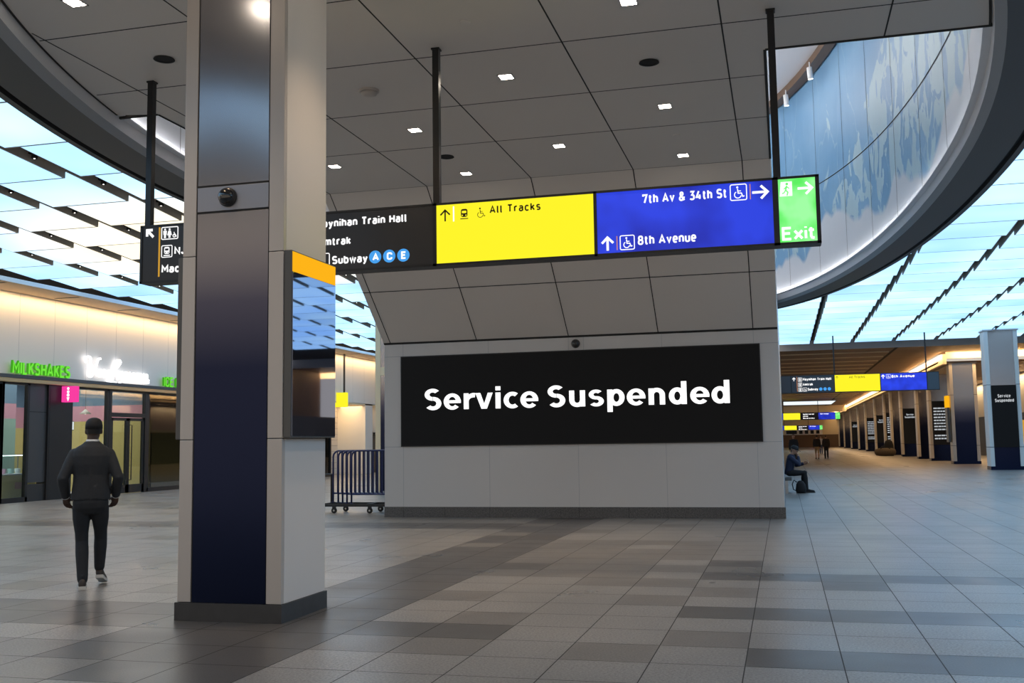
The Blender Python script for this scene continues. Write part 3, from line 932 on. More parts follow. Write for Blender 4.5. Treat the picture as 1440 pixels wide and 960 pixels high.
# track spotlights washing the mural
SP = [math.radians(a) for a in (-5, 12, 27, 38.5, 47.5, 62, 85, 110, 140, 165)]
for k, t in enumerate(SP):
    p = oval(t, -0.42); b = oval(t, -0.3)
    d = (Vector((p.x, p.y)) - Vector((CX, Y0))).normalized()
    lab = 'white spotlight on the mural rail, ' + ('nearer the sign pole of the visible pair' if k == 4 else 'farther from the sign pole of the visible pair' if k == 3 else '%s one around the oval wall' % ORD[k])
    s = thing('track_spotlight', lab, 'spotlight', (p.x, p.y, 12.18), 0, 'spotlights on the mural rail')
    m = MB(); m.tube([(p.x, p.y, 12.2), (p.x, p.y, 12.0)], 0.018, 8); m.build('stem', 'white_paint', s)
    m = MB(); a = Vector((p.x - d.x * 0.03, p.y - d.y * 0.03, 12.05)); e = Vector((p.x + d.x * 0.05, p.y + d.y * 0.05, 11.72))
    m.tube([a, a.lerp(e, 0.05), e], [0.05, 0.075, 0.075], 16); m.build('head', 'white_paint', s, smooth=False)
    m = MB(); dr = (e - a).normalized(); m.tube([e + dr * 0.002, e + dr * 0.012], 0.068, 16); m.build('lens', 'e_lampw', s)
for i in range(12):
    ta = t0 + (t1 - t0) * (i + 0.5) / 12
    a, b_ = oval(t0 + (t1 - t0) * i / 12, -2.6), oval(t0 + (t1 - t0) * (i + 1) / 12, -2.6)
    c_ = (a + b_) / 2; o = area('mural_lamp', (c_.x, c_.y, 12.1), (0, 0, 0), (b_ - a).length, 0.2, 18 * (b_ - a).length, (1, 0.97, 0.94))
    w_ = oval(ta, 0); v = Vector((w_.x - c_.x, w_.y - c_.y, -3.8)); xa_ = Vector((b_.x - a.x, b_.y - a.y, 0)).normalized()
    zz_ = -v.normalized(); zz_ = (zz_ - xa_ * zz_.dot(xa_)).normalized(); o.rotation_euler = Matrix((xa_, zz_.cross(xa_), zz_)).transposed().to_euler()

# ------------------------------------------------------------------ luminous ceiling
YP0, PY = 17.13, 1.83


def project(p):
    v = R.transposed() @ (Vector(p) - Vector((0, 0, 1.5)))
    if v.z > -0.1: return None
    return 720 + 1449.9 * v.x / -v.z, 480 - 1449.9 * v.y / -v.z


OUT_H = MB()     # rows the photo shows nothing of: one mass


def lum_panel(x0, x1, y0, y1, label, group, lamp_side=0):
    zn, zf, zt = 6.40, 6.27, 6.60
    cut = not all(not inside_oval(x, y, 0.45) for x in (x0, (x0 + x1) / 2, x1) for y in (y0, (y0 + y1) / 2, y1))
    h = MB(); h.use('housing'); d = MB(); d.use('luminous')
    zb = lambda y: zn + (zf - zn) * (y - y0) / (y1 - y0)
    if not cut:
        h.add([(x0, y0, zn), (x1, y0, zn), (x1, y1, zf), (x0, y1, zf), (x0, y0, zt), (x1, y0, zt), (x1, y1, zt), (x0, y1, zt)],
              [(4, 5, 6, 7), (0, 1, 5, 4), (1, 2, 6, 5), (2, 3, 7, 6), (3, 0, 4, 7)])
        e = 0.025
        d.add([(x0 + e, y0 + e, zb(y0 + e) - 0.004), (x1 - e, y0 + e, zb(y0 + e) - 0.004), (x1 - e, y1 - e * 2, zb(y1 - e * 2) - 0.004), (x0 + e, y1 - e * 2, zb(y1 - e * 2) - 0.004)], [(0, 3, 2, 1)])
        h.add([(x0, y0, zn), (x1, y0, zn), (x1, y1, zf), (x0, y1, zf)], [(0, 3, 2, 1)])
    else:
        n = 12; any_ = False
        for a in range(n):
            for b in range(n):
                xa, xb = x0 + (x1 - x0) * a / n, x0 + (x1 - x0) * (a + 1) / n; ya, yb = y0 + (y1 - y0) * b / n, y0 + (y1 - y0) * (b + 1) / n
                if inside_oval((xa + xb) / 2, (ya + yb) / 2, 0.55): continue
                any_ = True
                d.add([(xa, ya, zb(ya) - 0.004), (xb, ya, zb(ya) - 0.004), (xb, yb, zb(yb) - 0.004), (xa, yb, zb(yb) - 0.004)], [(0, 3, 2, 1)])
                h.add([(xa, ya, zt), (xb, ya, zt), (xb, yb, zt), (xa, yb, zt)], [(0, 1, 2, 3)])
                for (cond, quad) in ((a == 0, ((xa, ya), (xa, yb))), (a == n - 1, ((xb, ya), (xb, yb))), (b == 0, ((xa, ya), (xb, ya))), (b == n - 1, ((xa, yb), (xb, yb)))):
                    if cond:
                        (qx, qy), (rx, ry) = quad
                        h.add([(qx, qy, zb(qy)), (rx, ry, zb(ry)), (rx, ry, zt), (qx, qy, zt)], [(0, 1, 2, 3)])
        if not any_: return None
    if label is None:
        for src, dst in ((h, OUT_H), (d, OUT_H)):
            dst.use(src.slots[0]); dst.add(src.v, src.f)
        return None
    t = thing('ceiling_light', label, 'ceiling light', ((x0 + x1) / 2, (y0 + y1) / 2, zt), 0, group)
    h.build('housing', None, t); d.build('diffuser', None, t)
    if lamp_side and y0 < 34 and not cut:
        m = MB(); xs = x1 + 0.10 if lamp_side > 0 else x0 - 0.10
        m.use('joint'); m.lathe([(0.05, 6.50), (0.05, 6.38)], (xs, (y0 + y1) / 2, 0), 12); m.use('e_lampw'); m.lathe([(0.012, 6.379), (0.012, 6.374)], (xs, (y0 + y1) / 2, 0), 12)
        m.use('joint'); m.box(min(xs, x1 if lamp_side > 0 else x0), max(xs, x1 if lamp_side > 0 else x0), (y0 + y1) / 2 - 0.03, (y0 + y1) / 2 + 0.03, 6.46, 6.5)
        m.build('rail_lamp', None, t)
    return t


def visible(x0, x1, y0, y1):
    for x in (x0, (x0 + x1) / 2, x1):
        for y in (y0, (y0 + y1) / 2, y1):
            p = project((x, y, 6.3))
            if p and -20 < p[0] < 1460 and -20 < p[1] < 640: return True
    return False


# left rows (counted out from the shop wall)
for r in range(6):
    xr = -18.2 + 2.03 * r; cnt = 0
    for k in range(-8, 19):
        y0 = YP0 + PY * k - PY * 0.0; y1 = y0 + PY - 0.02
        if y0 < -1 or inside_oval(xr - 0.9, (y0 + y1) / 2, -0.6): continue
        vis = visible(xr - 1.80, xr, y0, y1)
        if not vis and y0 > 32: continue
        if vis:
            cnt += 1
            warm = math.hypot((xr - 0.9) + 12.5, (y0 + 0.9) - 22.5) < 5.2
            lab = '%s glowing ceiling light, row %s from the shop wall, %s from the near end' % ('warm white' if warm else 'pale cyan', ORD[r], ORD[min(cnt - 1, 29)])
        else:
            lab = None
        lum_panel(xr - (1.70 if r else 1.98), xr, y0, y1, lab, 'glowing ceiling panels on the shop side', 1 if vis else 0)
# rows over the near hall, outside the oval's near end (behind and above the viewer)
for r in range(5):
    xr = -6.0 + 2.03 * r
    for k in range(-9, -5 if r == 0 else -7):
        y0 = YP0 + PY * k
        if inside_oval(xr - 0.9, y0 + 0.9, -0.5): continue
        lum_panel(xr - 1.80, xr, y0, y0 + PY - 0.02, None, None)
# right rows (counted from the screen wall outward)
for r in range(10):
    xa = -0.42 + 1.95 * r + 0.08; xb = xa + 1.95 - 0.16; cnt = 0
    for k in range(-7, 21):
        y0 = YP0 + PY * k + 0.3; y1 = y0 + PY - 0.02
        if y1 > 55.6 or inside_oval((xa + xb) / 2, (y0 + y1) / 2, -0.6): continue
        vis = visible(xa, xb, y0, y1)
        if not vis and y0 > 46: continue
        if vis:
            cnt += 1
            lab = 'cyan white glowing ceiling light, corridor-side row %s from the screen wall, %s from the ring' % (ORD[r], ORD[min(cnt - 1, 29)])
        else:
            lab = None
        lum_panel(xa, xb, y0, y1, lab, 'glowing ceiling panels on the corridor side', 0)
o = OUT_H.build('luminous_ceiling'); tag(o, 'glowing light rows of the hall ceiling beyond the edges of the photo', 'ceiling lights', None, 'stuff')
# dark backing over the luminous rows
mb = MB(); mb.use('joint')
for i in range(-24, 20):
    for j in range(-4, 66):
        if (i < 0 or True) and not inside_oval(i + 0.5, j + 0.5, 0.75) and (j < 57):
            if -6.4 < i < -0.5 and j > 24: continue
            mb.add([(i, j, 6.605), (i + 1, j, 6.605), (i + 1, j + 1, 6.605), (i, j + 1, 6.605)], [(0, 3, 2, 1)])
struct(mb, 'ceiling_backing')

# ------------------------------------------------------------------ recessed downlights, speakers, detector
DL = [(-3.25, 12.34, 'left of the sign pole gap, above the yellow panel'), (-5.13, 14.11, 'just left of the middle sign pole'), (-7.1, 15.6, 'lowest beside the big column'),
      (-3.25, 15.56, 'above the right end of the yellow panel'), (-5.14, 16.71, 'just right of the middle sign pole, over the yellow panel'), (-1.43, 14.11, 'below the dark speaker'),
      (-1.42, 16.7, 'nearest the blue panel'), (-1.42, 10.54, 'cut by the top of the picture near the right speaker'), (-5.09, 9.4, 'hidden above the big column'),
      (-7.0, 8.9, 'cut by the top of the picture left of the big column'), (-5.2, 6.75, 'before the big column'), (-3.25, 8.6, 'above the near floor, middle'), (-1.42, 7.2, 'above the near floor, corridor side')]
for x, y, where in DL:
    t = thing('ceiling_downlight', 'small square recessed downlight, ' + where, 'ceiling light', (x, y, HC), 0, 'square downlights in the middle ceiling')
    m = MB()
    a = 0.10
    m.use('ceil')
    for u0, u1, v0, v1 in ((-a, a, -a, -a + 0.02), (-a, a, a - 0.02, a), (-a, -a + 0.02, -a, a), (a - 0.02, a, -a, a)):
        m.box(x + u0, x + u1, y + v0, y + v1, HC - 0.006, HC + 0.001)
    m.build('trim_frame', None, t)
    m = MB(); m.box(x - 0.08, x + 0.08, y - 0.08, y + 0.08, HC - 0.004, HC + 0.001); m.build('lens', 'e_down', t)
    l = bpy.data.lights.new('down', 'SPOT'); l.energy = DOWN_W; l.spot_size = math.radians(92); l.spot_blend = 1.0; l.color = (1, 0.74, 0.48); l.shadow_soft_size = 0.08
    o = bpy.data.objects.new('downlight_lamp', l); COL.objects.link(o); o.location = (x, y, HC - 0.03)
for x, y, where in ((-7.02, 10.55, 'left of the big column'), (-5.13, 15.6, 'beside the middle sign pole'), (-1.43, 12.36, 'over the blue panel')):
    m = MB(); m.use('groove'); m.lathe([(0.12, HC - 0.002), (0.125, HC - 0.012), (0.10, HC - 0.012), (0.09, HC - 0.004), (0.001, HC - 0.004)], (x, y, 0), 28)
    o = m.build('ceiling_speaker', None, base=(x, y, HC)); tag(o, 'round black ceiling speaker ' + where, 'speaker', 'round black ceiling speakers')
x, y = -5.11, 12.3
t = thing('smoke_detector', 'round beige smoke detector on the ceiling right of the big column', 'smoke detector', (x, y, HC))
m = MB(); m.lathe([(0.135, HC), (0.135, HC - 0.025), (0.12, HC - 0.03)], (x, y, 0), 28); m.build('base', 'strip_alu', t)
m = MB(); m.lathe([(0.11, HC - 0.03), (0.10, HC - 0.06), (0.06, HC - 0.072), (0.001, HC - 0.074)], (x, y, 0), 28); m.build('sensor_head', 'strip_alu', t, smooth=True)
for x, y, where in ((-3.24, 10.55, 'between the middle sign pole and the top of the picture'), (-1.42, 15.55, 'between two downlights over the blue panel')):
    m = MB(); m.lathe([(0.06, HC + 0.001), (0.06, HC - 0.008), (0.05, HC - 0.012), (0.001, HC - 0.013)], (x, y, 0), 20)
    o = m.build('sprinkler_cover', 'ceil', base=(x, y, HC)); tag(o, 'flat round sprinkler cover plate ' + where, 'sprinkler', 'sprinkler covers in the middle ceiling')

# ------------------------------------------------------------------ hanging sign
YSN = 11.1
SX0, SX1, SZ0, SZ1 = -7.67, 0.46, 3.535, 4.265
sign = thing('hanging_sign', 'long hanging direction sign with black, yellow, blue and green exit panels', 'sign', (-3.6, YSN, SZ0))
m = MB(); m.bbox(SX0, SX1, YSN + 0.004, YSN + 0.22, SZ0, SZ1, 0.006); m.build('housing', 'black', sign)
m = MB(); m.use('black')
e = 0.025
for z0, z1 in ((SZ0, SZ0 + e), (SZ1 - e, SZ1)): m.box(SX0, SX1, YSN - 0.012, YSN + 0.01, z0, z1)
for xc, wd in ((SX0 + 0.015, 0.03), (-3.80, 0.045), (-1.925, 0.035), (0.012, 0.06), (SX1 - 0.02, 0.04)): m.box(xc - wd / 2, xc + wd / 2, YSN - 0.012, YSN + 0.01, SZ0, SZ1)
m.build('frame', None, sign)
for x in (-7.62, -3.80, 0.035):
    m = MB(); m.box(x - 0.038, x + 0.038, YSN + 0.06, YSN + 0.14, SZ1 - 0.01, HC - 0.01); m.box(x - 0.05, x + 0.05, YSN + 0.05, YSN + 0.15, HC - 0.02, HC); m.build('pole', 'pole_black', sign)


def spanel(name, x0, x1, mt):
    m = MB(); m.box(x0, x1, YSN - 0.002, YSN + 0.02, SZ0 + e, SZ1 - e); return m.build(name, mt, sign)


F = frame_fn((0, YSN - 0.002, 0), (1, 0, 0))
p = spanel('black_panel', SX0 + 0.03, -3.823, 'sign_black')


def bit(par, name, mt_, fn):
    m = MB(); m.use(mt_); fn(m); return m.build(name, None, par)


def word(par, t_, u0, v0, cap, w, u1=None, mt_='e_text', gap=0.12): return bit(par, 'lettering', mt_, lambda m: text(m, F, t_, u0, v0, cap, w, u1, gap))


word(p, 'Moynihan Train Hall', -5.295, 4.075, 0.098, 0.020, -4.14)
word(p, 'Amtrak', -5.265, 3.855, 0.098, 0.020, -4.84)
word(p, 'Subway', -5.08, 3.63, 0.098, 0.020, -4.63)
bit(p, 'pictogram', 'e_text', lambda m: outline(m, F, -5.29, -5.115, 3.595, 3.765, 0.015, 0.010))
bit(p, 'arrow', 'e_text', lambda m: arrow(m, F, -7.535, 4.16, 0.13, 135, 0.033))
bit(p, 'pictogram', 'e_text', lambda m: (outline(m, F, -7.372, -7.145, 4.075, 4.225, 0.015, 0.011), walker_icon(m, F, -7.325, 4.09, 0.12), walker_icon(m, F, -7.262, 4.09, 0.12, True), wheelchair(m, F, -7.235, 4.085, 0.085, 0.013, False)))
bit(p, 'pictogram', 'e_text', lambda m: train_icon(m, F, -7.368, 3.85, 0.145, 0.014, 'sign_black'))
word(p, 'NJ Transit', -7.19, 3.875, 0.10, 0.022)
word(p, 'Macy', -7.365, 3.652, 0.102, 0.022)
m = MB(); m.use('e_goldbar'); m.box(-7.412, -7.392, YSN - 0.006, YSN, 3.61, 4.23); m.build('gold_bar', None, p)
for cx, ch in ((-4.535, 'A'), (-4.36, 'C'), (-4.185, 'E')):
    m = MB(); m.use('e_ablue'); disc2(m, F, cx, 3.685, 0.076)
    m.use('e_text'); wd = GL[ch][0] * 0.07 + 0.02
    text(m, frame_fn((0, YSN - 0.005, 0), (1, 0, 0)), ch, cx - wd / 2, 3.64, 0.09, 0.02); m.build('line_bullet', None, p)
p = spanel('yellow_panel', -3.777, -1.943, 'e_yellow')
bit(p, 'arrow', 'ink_brown', lambda m: arrow(m, F, -3.672, 4.115, 0.135, 90, 0.017))
bit(p, 'pictogram', 'ink_brown', lambda m: train_icon(m, F, -3.52, 4.04, 0.155, 0.012, 'e_yellow', False))
bit(p, 'pictogram', 'ink_brown', lambda m: wheelchair(m, F, -3.32, 4.045, 0.15, 0.009, False))
word(p, 'All Tracks', -3.14, 4.10, 0.092, 0.0165, -2.545, 'ink_brown', 0.20)
m = MB(); m.use('e_text'); m.box(-3.577, -3.562, YSN - 0.005, YSN, 4.04, 4.215); m.build('white_bar', None, p)
mat('sign_blue', (0.01, 0.02, 0.3), 0.4)
b = MATS['sign_blue'].node_tree
n = b.nodes.new('ShaderNodeTexNoise'); n.inputs['Scale'].default_value = 1.6
g = b.nodes.new('ShaderNodeNewGeometry'); b.links.new(g.outputs['Position'], n.inputs['Vector'])
rr = b.nodes.new('ShaderNodeValToRGB'); rr.color_ramp.elements[0].position = 0.36; rr.color_ramp.elements[0].color = (0.008, 0.018, 0.36, 1); rr.color_ramp.elements[1].position = 0.6; rr.color_ramp.elements[1].color = (0.016, 0.045, 0.66, 1)
b.links.new(n.outputs['Fac'], rr.inputs[0]); b.links.new(rr.outputs[0], b.nodes['Principled BSDF'].inputs['Emission Color']); b.nodes['Principled BSDF'].inputs['Emission Strength'].default_value = 1.0
p = spanel('blue_panel', -1.907, -0.018, 'sign_blue')
word(p, '7th Av & 34th St', -1.40, 4.085, 0.104, 0.0185, -0.49)
bit(p, 'pictogram', 'e_text', lambda m: wheelchair(m, F, -0.455, 4.05, 0.17, 0.014))
bit(p, 'arrow', 'e_text', lambda m: arrow(m, F, -0.145, 4.12, 0.165, 0, 0.026))
bit(p, 'arrow', 'e_text', lambda m: arrow(m, F, -1.795, 3.665, 0.15, 90, 0.026))
bit(p, 'pictogram', 'e_text', lambda m: wheelchair(m, F, -1.655, 3.59, 0.155, 0.014))
word(p, '8th Avenue', -1.462, 3.63, 0.104, 0.0185, -0.83)
m = MB(); m.use('e_orangebar'); m.box(-0.252, -0.243, YSN - 0.005, YSN, 4.05, 4.215); m.box(-1.695, -1.686, YSN - 0.005, YSN, 3.59, 3.745); m.build('orange_bar', None, p)
mat('sign_green', (0.1, 0.5, 0.1), 0.4)
b = MATS['sign_green'].node_tree
n = b.nodes.new('ShaderNodeTexNoise'); n.inputs['Scale'].default_value = 4
g = b.nodes.new('ShaderNodeNewGeometry'); b.links.new(g.outputs['Position'], n.inputs['Vector'])
rr = b.nodes.new('ShaderNodeValToRGB'); rr.color_ramp.elements[0].position = 0.35; rr.color_ramp.elements[0].color = (0.08, 0.74, 0.09, 1); rr.color_ramp.elements[1].position = 0.66; rr.color_ramp.elements[1].color = (0.32, 0.92, 0.34, 1)
b.links.new(n.outputs['Fac'], rr.inputs[0]); b.links.new(rr.outputs[0], b.nodes['Principled BSDF'].inputs['Emission Color']); b.nodes['Principled BSDF'].inputs['Emission Strength'].default_value = 1.0
p = spanel('exit_panel', 0.042, 0.42, 'sign_green')
G = frame_fn((0, YSN - 0.005, 0), (1, 0, 0))


def runner(m):
    poly2(m, F, [(0.055, 4.055), (0.185, 4.055), (0.185, 4.21), (0.07, 4.21)])
    m.use('sign_green')
    disc2(m, G, 0.132, 4.185, 0.014)
    stroke(m, G, [(0.13, 4.165), (0.118, 4.12), (0.14, 4.095), (0.13, 4.06)], 0.014); stroke(m, G, [(0.118, 4.12), (0.10, 4.09), (0.08, 4.085)], 0.012); stroke(m, G, [(0.10, 4.13), (0.128, 4.158), (0.155, 4.135)], 0.010)


bit(p, 'pictogram', 'e_text', runner)
bit(p, 'arrow', 'e_text', lambda m: arrow(m, F, 0.315, 4.128, 0.15, 0, 0.026))
word(p, 'Exit', 0.062, 3.58, 0.145, 0.027, 0.405, 'e_text', 0.06)

# ------------------------------------------------------------------ big screen and its camera
scr = thing('video_screen', 'wide black video screen reading Service Suspended in white', 'screen', (-4.06, YW, 1.455))
m = MB(); m.box(-7.755, -0.385, YW - 0.03, YW + 0.02, 1.455, 3.348); m.build('frame', 'black', scr)
m = MB(); m.box(-7.735, -0.405, YW - 0.034, YW - 0.028, 1.475, 3.328); m.build('display', 'screen_black', scr)
F2 = frame_fn((0, YW - 0.0345, 0), (1, 0, 0))
m = MB(); m.use('e_white')
boldtext(m, F2, 'Service', -7.25, 2.21, 0.435)
m.build('lettering', None, scr)
m = MB(); m.use('e_white'); boldtext(m, F2, 'Suspended', -4.62, 2.21, 0.431)
m.build('lettering', None, scr)



def dome_camera(loc, r, label):
    t = thing('security_camera', label, 'security camera', loc)
    x, y, z = loc
    m = MB(); m.lathe([(r * 1.05, y), (r * 1.05, y - r * 0.25), (r * 0.9, y - r * 0.35)], (x, 0, z), 28, 'y'); m.build('collar', 'black', t, smooth=False)
    m = MB(); m.lathe([(r * 0.95, y - r * 0.3)] + [(r * 0.95 * math.cos(a), y - r * 0.35 - r * 0.85 * math.sin(a)) for a in [PI / 2 * k / 8 for k in range(8)]] + [(0.002, y - r * 1.2)], (x, 0, z), 28, 'y'); m.build('dome', 'dome', t, smooth=True)
    m = MB(); m.ball((x - r * 0.2, y - r * 1.02, z - r * 0.1), r * 0.22); m.build('lens', 'bezel', t, smooth=True)
    return t


dome_camera((-4.0, YW, 3.48), 0.085, 'dark dome camera on the wall above the wide video screen')

# ------------------------------------------------------------------ big foreground column
PX0, PX1, PYF, PYB = -5.205, -4.205, 8.17, 9.04
col = thing('column', 'big square column in front with a navy front sheet and pale sides', 'column', ((PX0 + PX1) / 2, (PYF + PYB) / 2, 0), kind='thing')
m = MB(); m.box(PX0 - 0.015, PX1 + 0.015, PYF - 0.02, PYB + 0.02, 0, 0.155); m.build('plinth', 'plinth', col)
m = MB(); m.use('joint'); m.box(PX0 + 0.012, PX1 - 0.012, PYF + 0.012, PYB - 0.012, 0.15, HC - 0.004)
m.build('core', None, col)
g = 0.006
for z0, z1 in ((0.155, 1.57), (1.57, 3.217), (3.217, HC - 0.003)):
    for xa_, xb_ in ((PX0, PX0 + 0.128), (PX1 - 0.142, PX1)):
        m = MB(); m.bbox(xa_, xb_, PYF, PYF + 0.05, z0 + g / 2, z1 - g / 2, 0.004); m.build('corner_strip', 'strip_alu', col)
    for xa_, xb_ in ((PX0, PX0 + 0.03), (PX1 - 0.03, PX1)):
        m = MB(); m.box(xa_, xb_, PYF + 0.052, PYB, z0 + g / 2, z1 - g / 2); m.build('side_sheet', 'column_white', col)
    m = MB(); m.box(PX0 + 0.03, PX1 - 0.03, PYB - 0.03, PYB, z0 + g / 2, z1 - g / 2); m.build('rear_sheet', 'column_white', col)
for z0, z1 in ((0.155, 3.605), (3.862, HC - 0.003)):
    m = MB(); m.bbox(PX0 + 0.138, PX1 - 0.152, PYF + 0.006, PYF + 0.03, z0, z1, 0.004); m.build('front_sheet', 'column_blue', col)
m = MB(); m.bbox(PX0 + 0.138, PX1 - 0.152, PYF + 0.004, PYF + 0.03, 3.622, 3.846, 0.003); m.build('camera_plate', 'plate', col)
dome_camera((-4.757, PYF + 0.004, 3.738), 0.083, 'black dome camera on the big column in front')

scr = thing('information_screen', 'tall glossy information screen with an orange top band on the big column', 'screen', (PX1, 8.6, 1.58))
m = MB(); m.bbox(PX1 + 0.002, PX1 + 0.075, PYF + 0.01, 9.10, 1.575, 3.225, 0.006); m.build('housing', 'bezel', scr)
m = MB(); m.box(PX1 + 0.072, PX1 + 0.082, PYF + 0.025, 9.085, 1.59, 3.03); m.build('glass', 'display_glass', scr)
m = MB(); m.box(PX1 + 0.072, PX1 + 0.082, PYF + 0.025, 9.085, 3.035, 3.212); m.build('orange_band', 'e_orange', scr)
scr = thing('information_screen', 'dark information screen seen edge-on at the far side of the big column', 'screen', (PX0, 8.6, 1.58))
m = MB(); m.bbox(PX0 - 0.085, PX0 - 0.002, PYF + 0.06, 9.0, 1.575, 3.225, 0.006); m.build('housing', 'bezel', scr)
m = MB(); m.box(PX0 - 0.09, PX0 - 0.083, PYF + 0.08, 8.98, 1.59, 3.21); m.build('glass', 'display_glass', scr)

# ------------------------------------------------------------------ shop side
XS = -21.5
ZC = 3.56          # canopy height
mb = MB(); mb.use('white_wall'); mb.box(XS - 0.2, XS, -2, 53.3, ZC + 0.12, 6.1)
mb.box(XS - 0.2, XS, 53.3, 70, ZC + 0.12, 6.1)
wl = struct(mb, 'wall_left')
jb = MB(); jb.use('ring_slate')
y = 20.8
while y < 66:
    jb.box(XS - 0.01, XS + 0.002, y - 0.004, y + 0.004, ZC + 0.12, 6.05); y += 1.12 * 1.35
struct(jb, 'joint', None, wl)
mb = MB(); mb.use('tan'); mb.box(-20.2, XS + 0.12, -2, 70, 6.06, 6.14); mb.use('ring_light'); mb.box(-20.22, -20.16, -2, 70, 6.06, 6.18)
cl_ = struct(mb, 'ceiling_left')
jb = MB(); jb.use('joint')
y = 2.0
while y < 68:
    jb.box(-21.2, -20.35, y, y + 0.10, 6.055, 6.07); y += 3.05
struct(jb, 'joint', None, cl_)
mb = MB(); mb.use('gold'); mb.bbox(XS - 0.05, XS + 0.16, 10, 46.9, ZC - 0.10, ZC + 0.02, 0.01)
mb.use('facade_grey'); mb.box(XS - 0.05, XS + 0.18, 10, 46.9, ZC + 0.02, ZC + 0.12)
struct(mb, 'trim_4')

# letters
Y2U = lambda y: y


def shop_letters(name, label, mtl, draw, y, z):
    t = thing(name, label, 'sign', (XS + 0.12, y, z))
    m = MB(); m.use(mtl); draw(m); m.build('lettering', None, t)
    m = MB(); m.box(XS, XS + 0.06, y - 0.3, y + 0.3, z - 0.02, z); m.build('mount', 'frame_dark', t)
    return t


FS = frame_fn((XS + 0.08, 0, 0), (0, 1, 0))
shop_letters('shop_sign', 'green raised letters reading MILKSHAKES above the shop window', 'e_green_letter', lambda m: text(m, FS, 'MILKSHAKES', 24.93, 3.69, 0.38, 0.066, 27.42, depth=0.08), 26.2, 3.70)
shop_letters('shop_sign', 'green raised letters reading ICE CREAM beside the big column', 'e_green_letter', lambda m: text(m, FS, 'ICE CREAM', 32.45, 3.69, 0.36, 0.056, 34.6, depth=0.08), 33.5, 3.70)


def script(m):
    w = 0.055
    S = lambda pts: stroke(m, FS, pts, w, 0.05)
    def sm(pts, n=5):
        out = []
        P = [pts[0]] + pts + [pts[-1]]
        for i in range(1, len(P) - 2):
            for k in range(n):
                t = k / n; a, b, c, d = P[i - 1], P[i], P[i + 1], P[i + 2]
                out.append(tuple(0.5 * ((2 * b[j]) + (-a[j] + c[j]) * t + (2 * a[j] - 5 * b[j] + 4 * c[j] - d[j]) * t * t + (-a[j] + 3 * b[j] - 3 * c[j] + d[j]) * t ** 3) for j in (0, 1)))
        out.append(pts[-1]); return out
    T = lambda pts: [(28.15 + a * 3.45, 3.60 + b * 0.82) for a, b in sm(pts)]
    S(T([(0.02, 0.80), (0.01, 0.95), (0.06, 1.03), (0.09, 0.90), (0.07, 0.55), (0.07, 0.30), (0.10, 0.28), (0.15, 0.55), (0.19, 0.95), (0.23, 1.0)]))   # V
    S(T([(0.27, 0.52), (0.22, 0.55), (0.19, 0.42), (0.22, 0.30), (0.26, 0.40), (0.28, 0.55), (0.27, 0.36), (0.30, 0.30), (0.32, 0.50), (0.34, 0.53), (0.37, 0.55), (0.37, 0.30), (0.40, 0.32), (0.42, 0.38)]))  # an
    S(T([(0.40, 0.42), (0.46, 0.66), (0.53, 0.92), (0.51, 1.02), (0.47, 0.95), (0.44, 0.55), (0.40, 0.12), (0.34, 0.02), (0.36, 0.14), (0.44, 0.12), (0.50, 0.05), (0.54, 0.16)]))  # L
    S(T([(0.50, 0.36), (0.56, 0.45), (0.55, 0.56), (0.51, 0.46), (0.53, 0.30), (0.58, 0.32), (0.63, 0.45), (0.62, 0.56), (0.58, 0.46), (0.60, 0.30), (0.65, 0.34), (0.68, 0.54), (0.68, 0.34), (0.71, 0.30),
         (0.74, 0.54), (0.74, 0.34), (0.77, 0.30), (0.80, 0.54), (0.83, 0.44), (0.87, 0.46), (0.86, 0.55), (0.82, 0.44), (0.85, 0.30), (0.89, 0.36), (0.91, 0.54), (0.91, 0.30), (0.94, 0.52), (0.97, 0.52), (0.97, 0.30), (1.0, 0.32)]))
    S(T([(0.62, 0.16), (0.8, 0.20), (1.0, 0.22)]))


shop_letters('shop_sign', 'white glowing handwritten script sign above the shop door', 'e_neon_white', script, 29.8, 3.62)

# facade
zh, zt = 0.06, ZC - 0.10


def window(n, y0, y1, glass, transom=None):
    fr = MB(); fr.use('frame_dark')
    for ya, yb in ((y0, y0 + 0.10), (y1 - 0.10, y1)): fr.bbox(XS - 0.10, XS + 0.02, ya, yb, 0, zt, 0.006)
    fr.box(XS - 0.10, XS + 0.02, y0, y1, 0, 0.14); fr.box(XS - 0.10, XS + 0.02, y0, y1, zt - 0.06, zt)
    if transom: fr.box(XS - 0.10, XS + 0.02, y0, y1, transom, transom + 0.10)
    o = struct(fr, 'window_%d' % n)
    p = MB(); p.box(XS - 0.05, XS - 0.04, y0 + 0.10, y1 - 0.10, 0.14, zt - 0.06); p.build('pane', glass, o)
    return o


window(1, 22.6, 24.82, 'glass'); window(2, 24.72, 25.85, 'glass')
mb = MB(); mb.use('facade_grey'); mb.box(XS - 0.1, XS - 0.01, 25.85, 26.60, 0.55, zt); mb.use('door_dark'); mb.box(XS - 0.1, XS + 0.0, 25.85, 26.60, 0, 0.50)
mb.use('joint'); mb.box(XS - 0.012, XS - 0.005, 25.85, 26.6, 2.62, 2.64); struct(mb, 'wall_shopfront')
mb = MB(); mb.use('frame_dark'); mb.box(XS - 0.3, XS + 0.06, 26.60, 27.66, 0, zt); mb.use('frame_dark'); mb.box(XS + 0.06, XS + 0.065, 26.66, 27.60, 0.02, zt); struct(mb, 'trim_5')
window(3, 27.66, 29.56, 'glass')
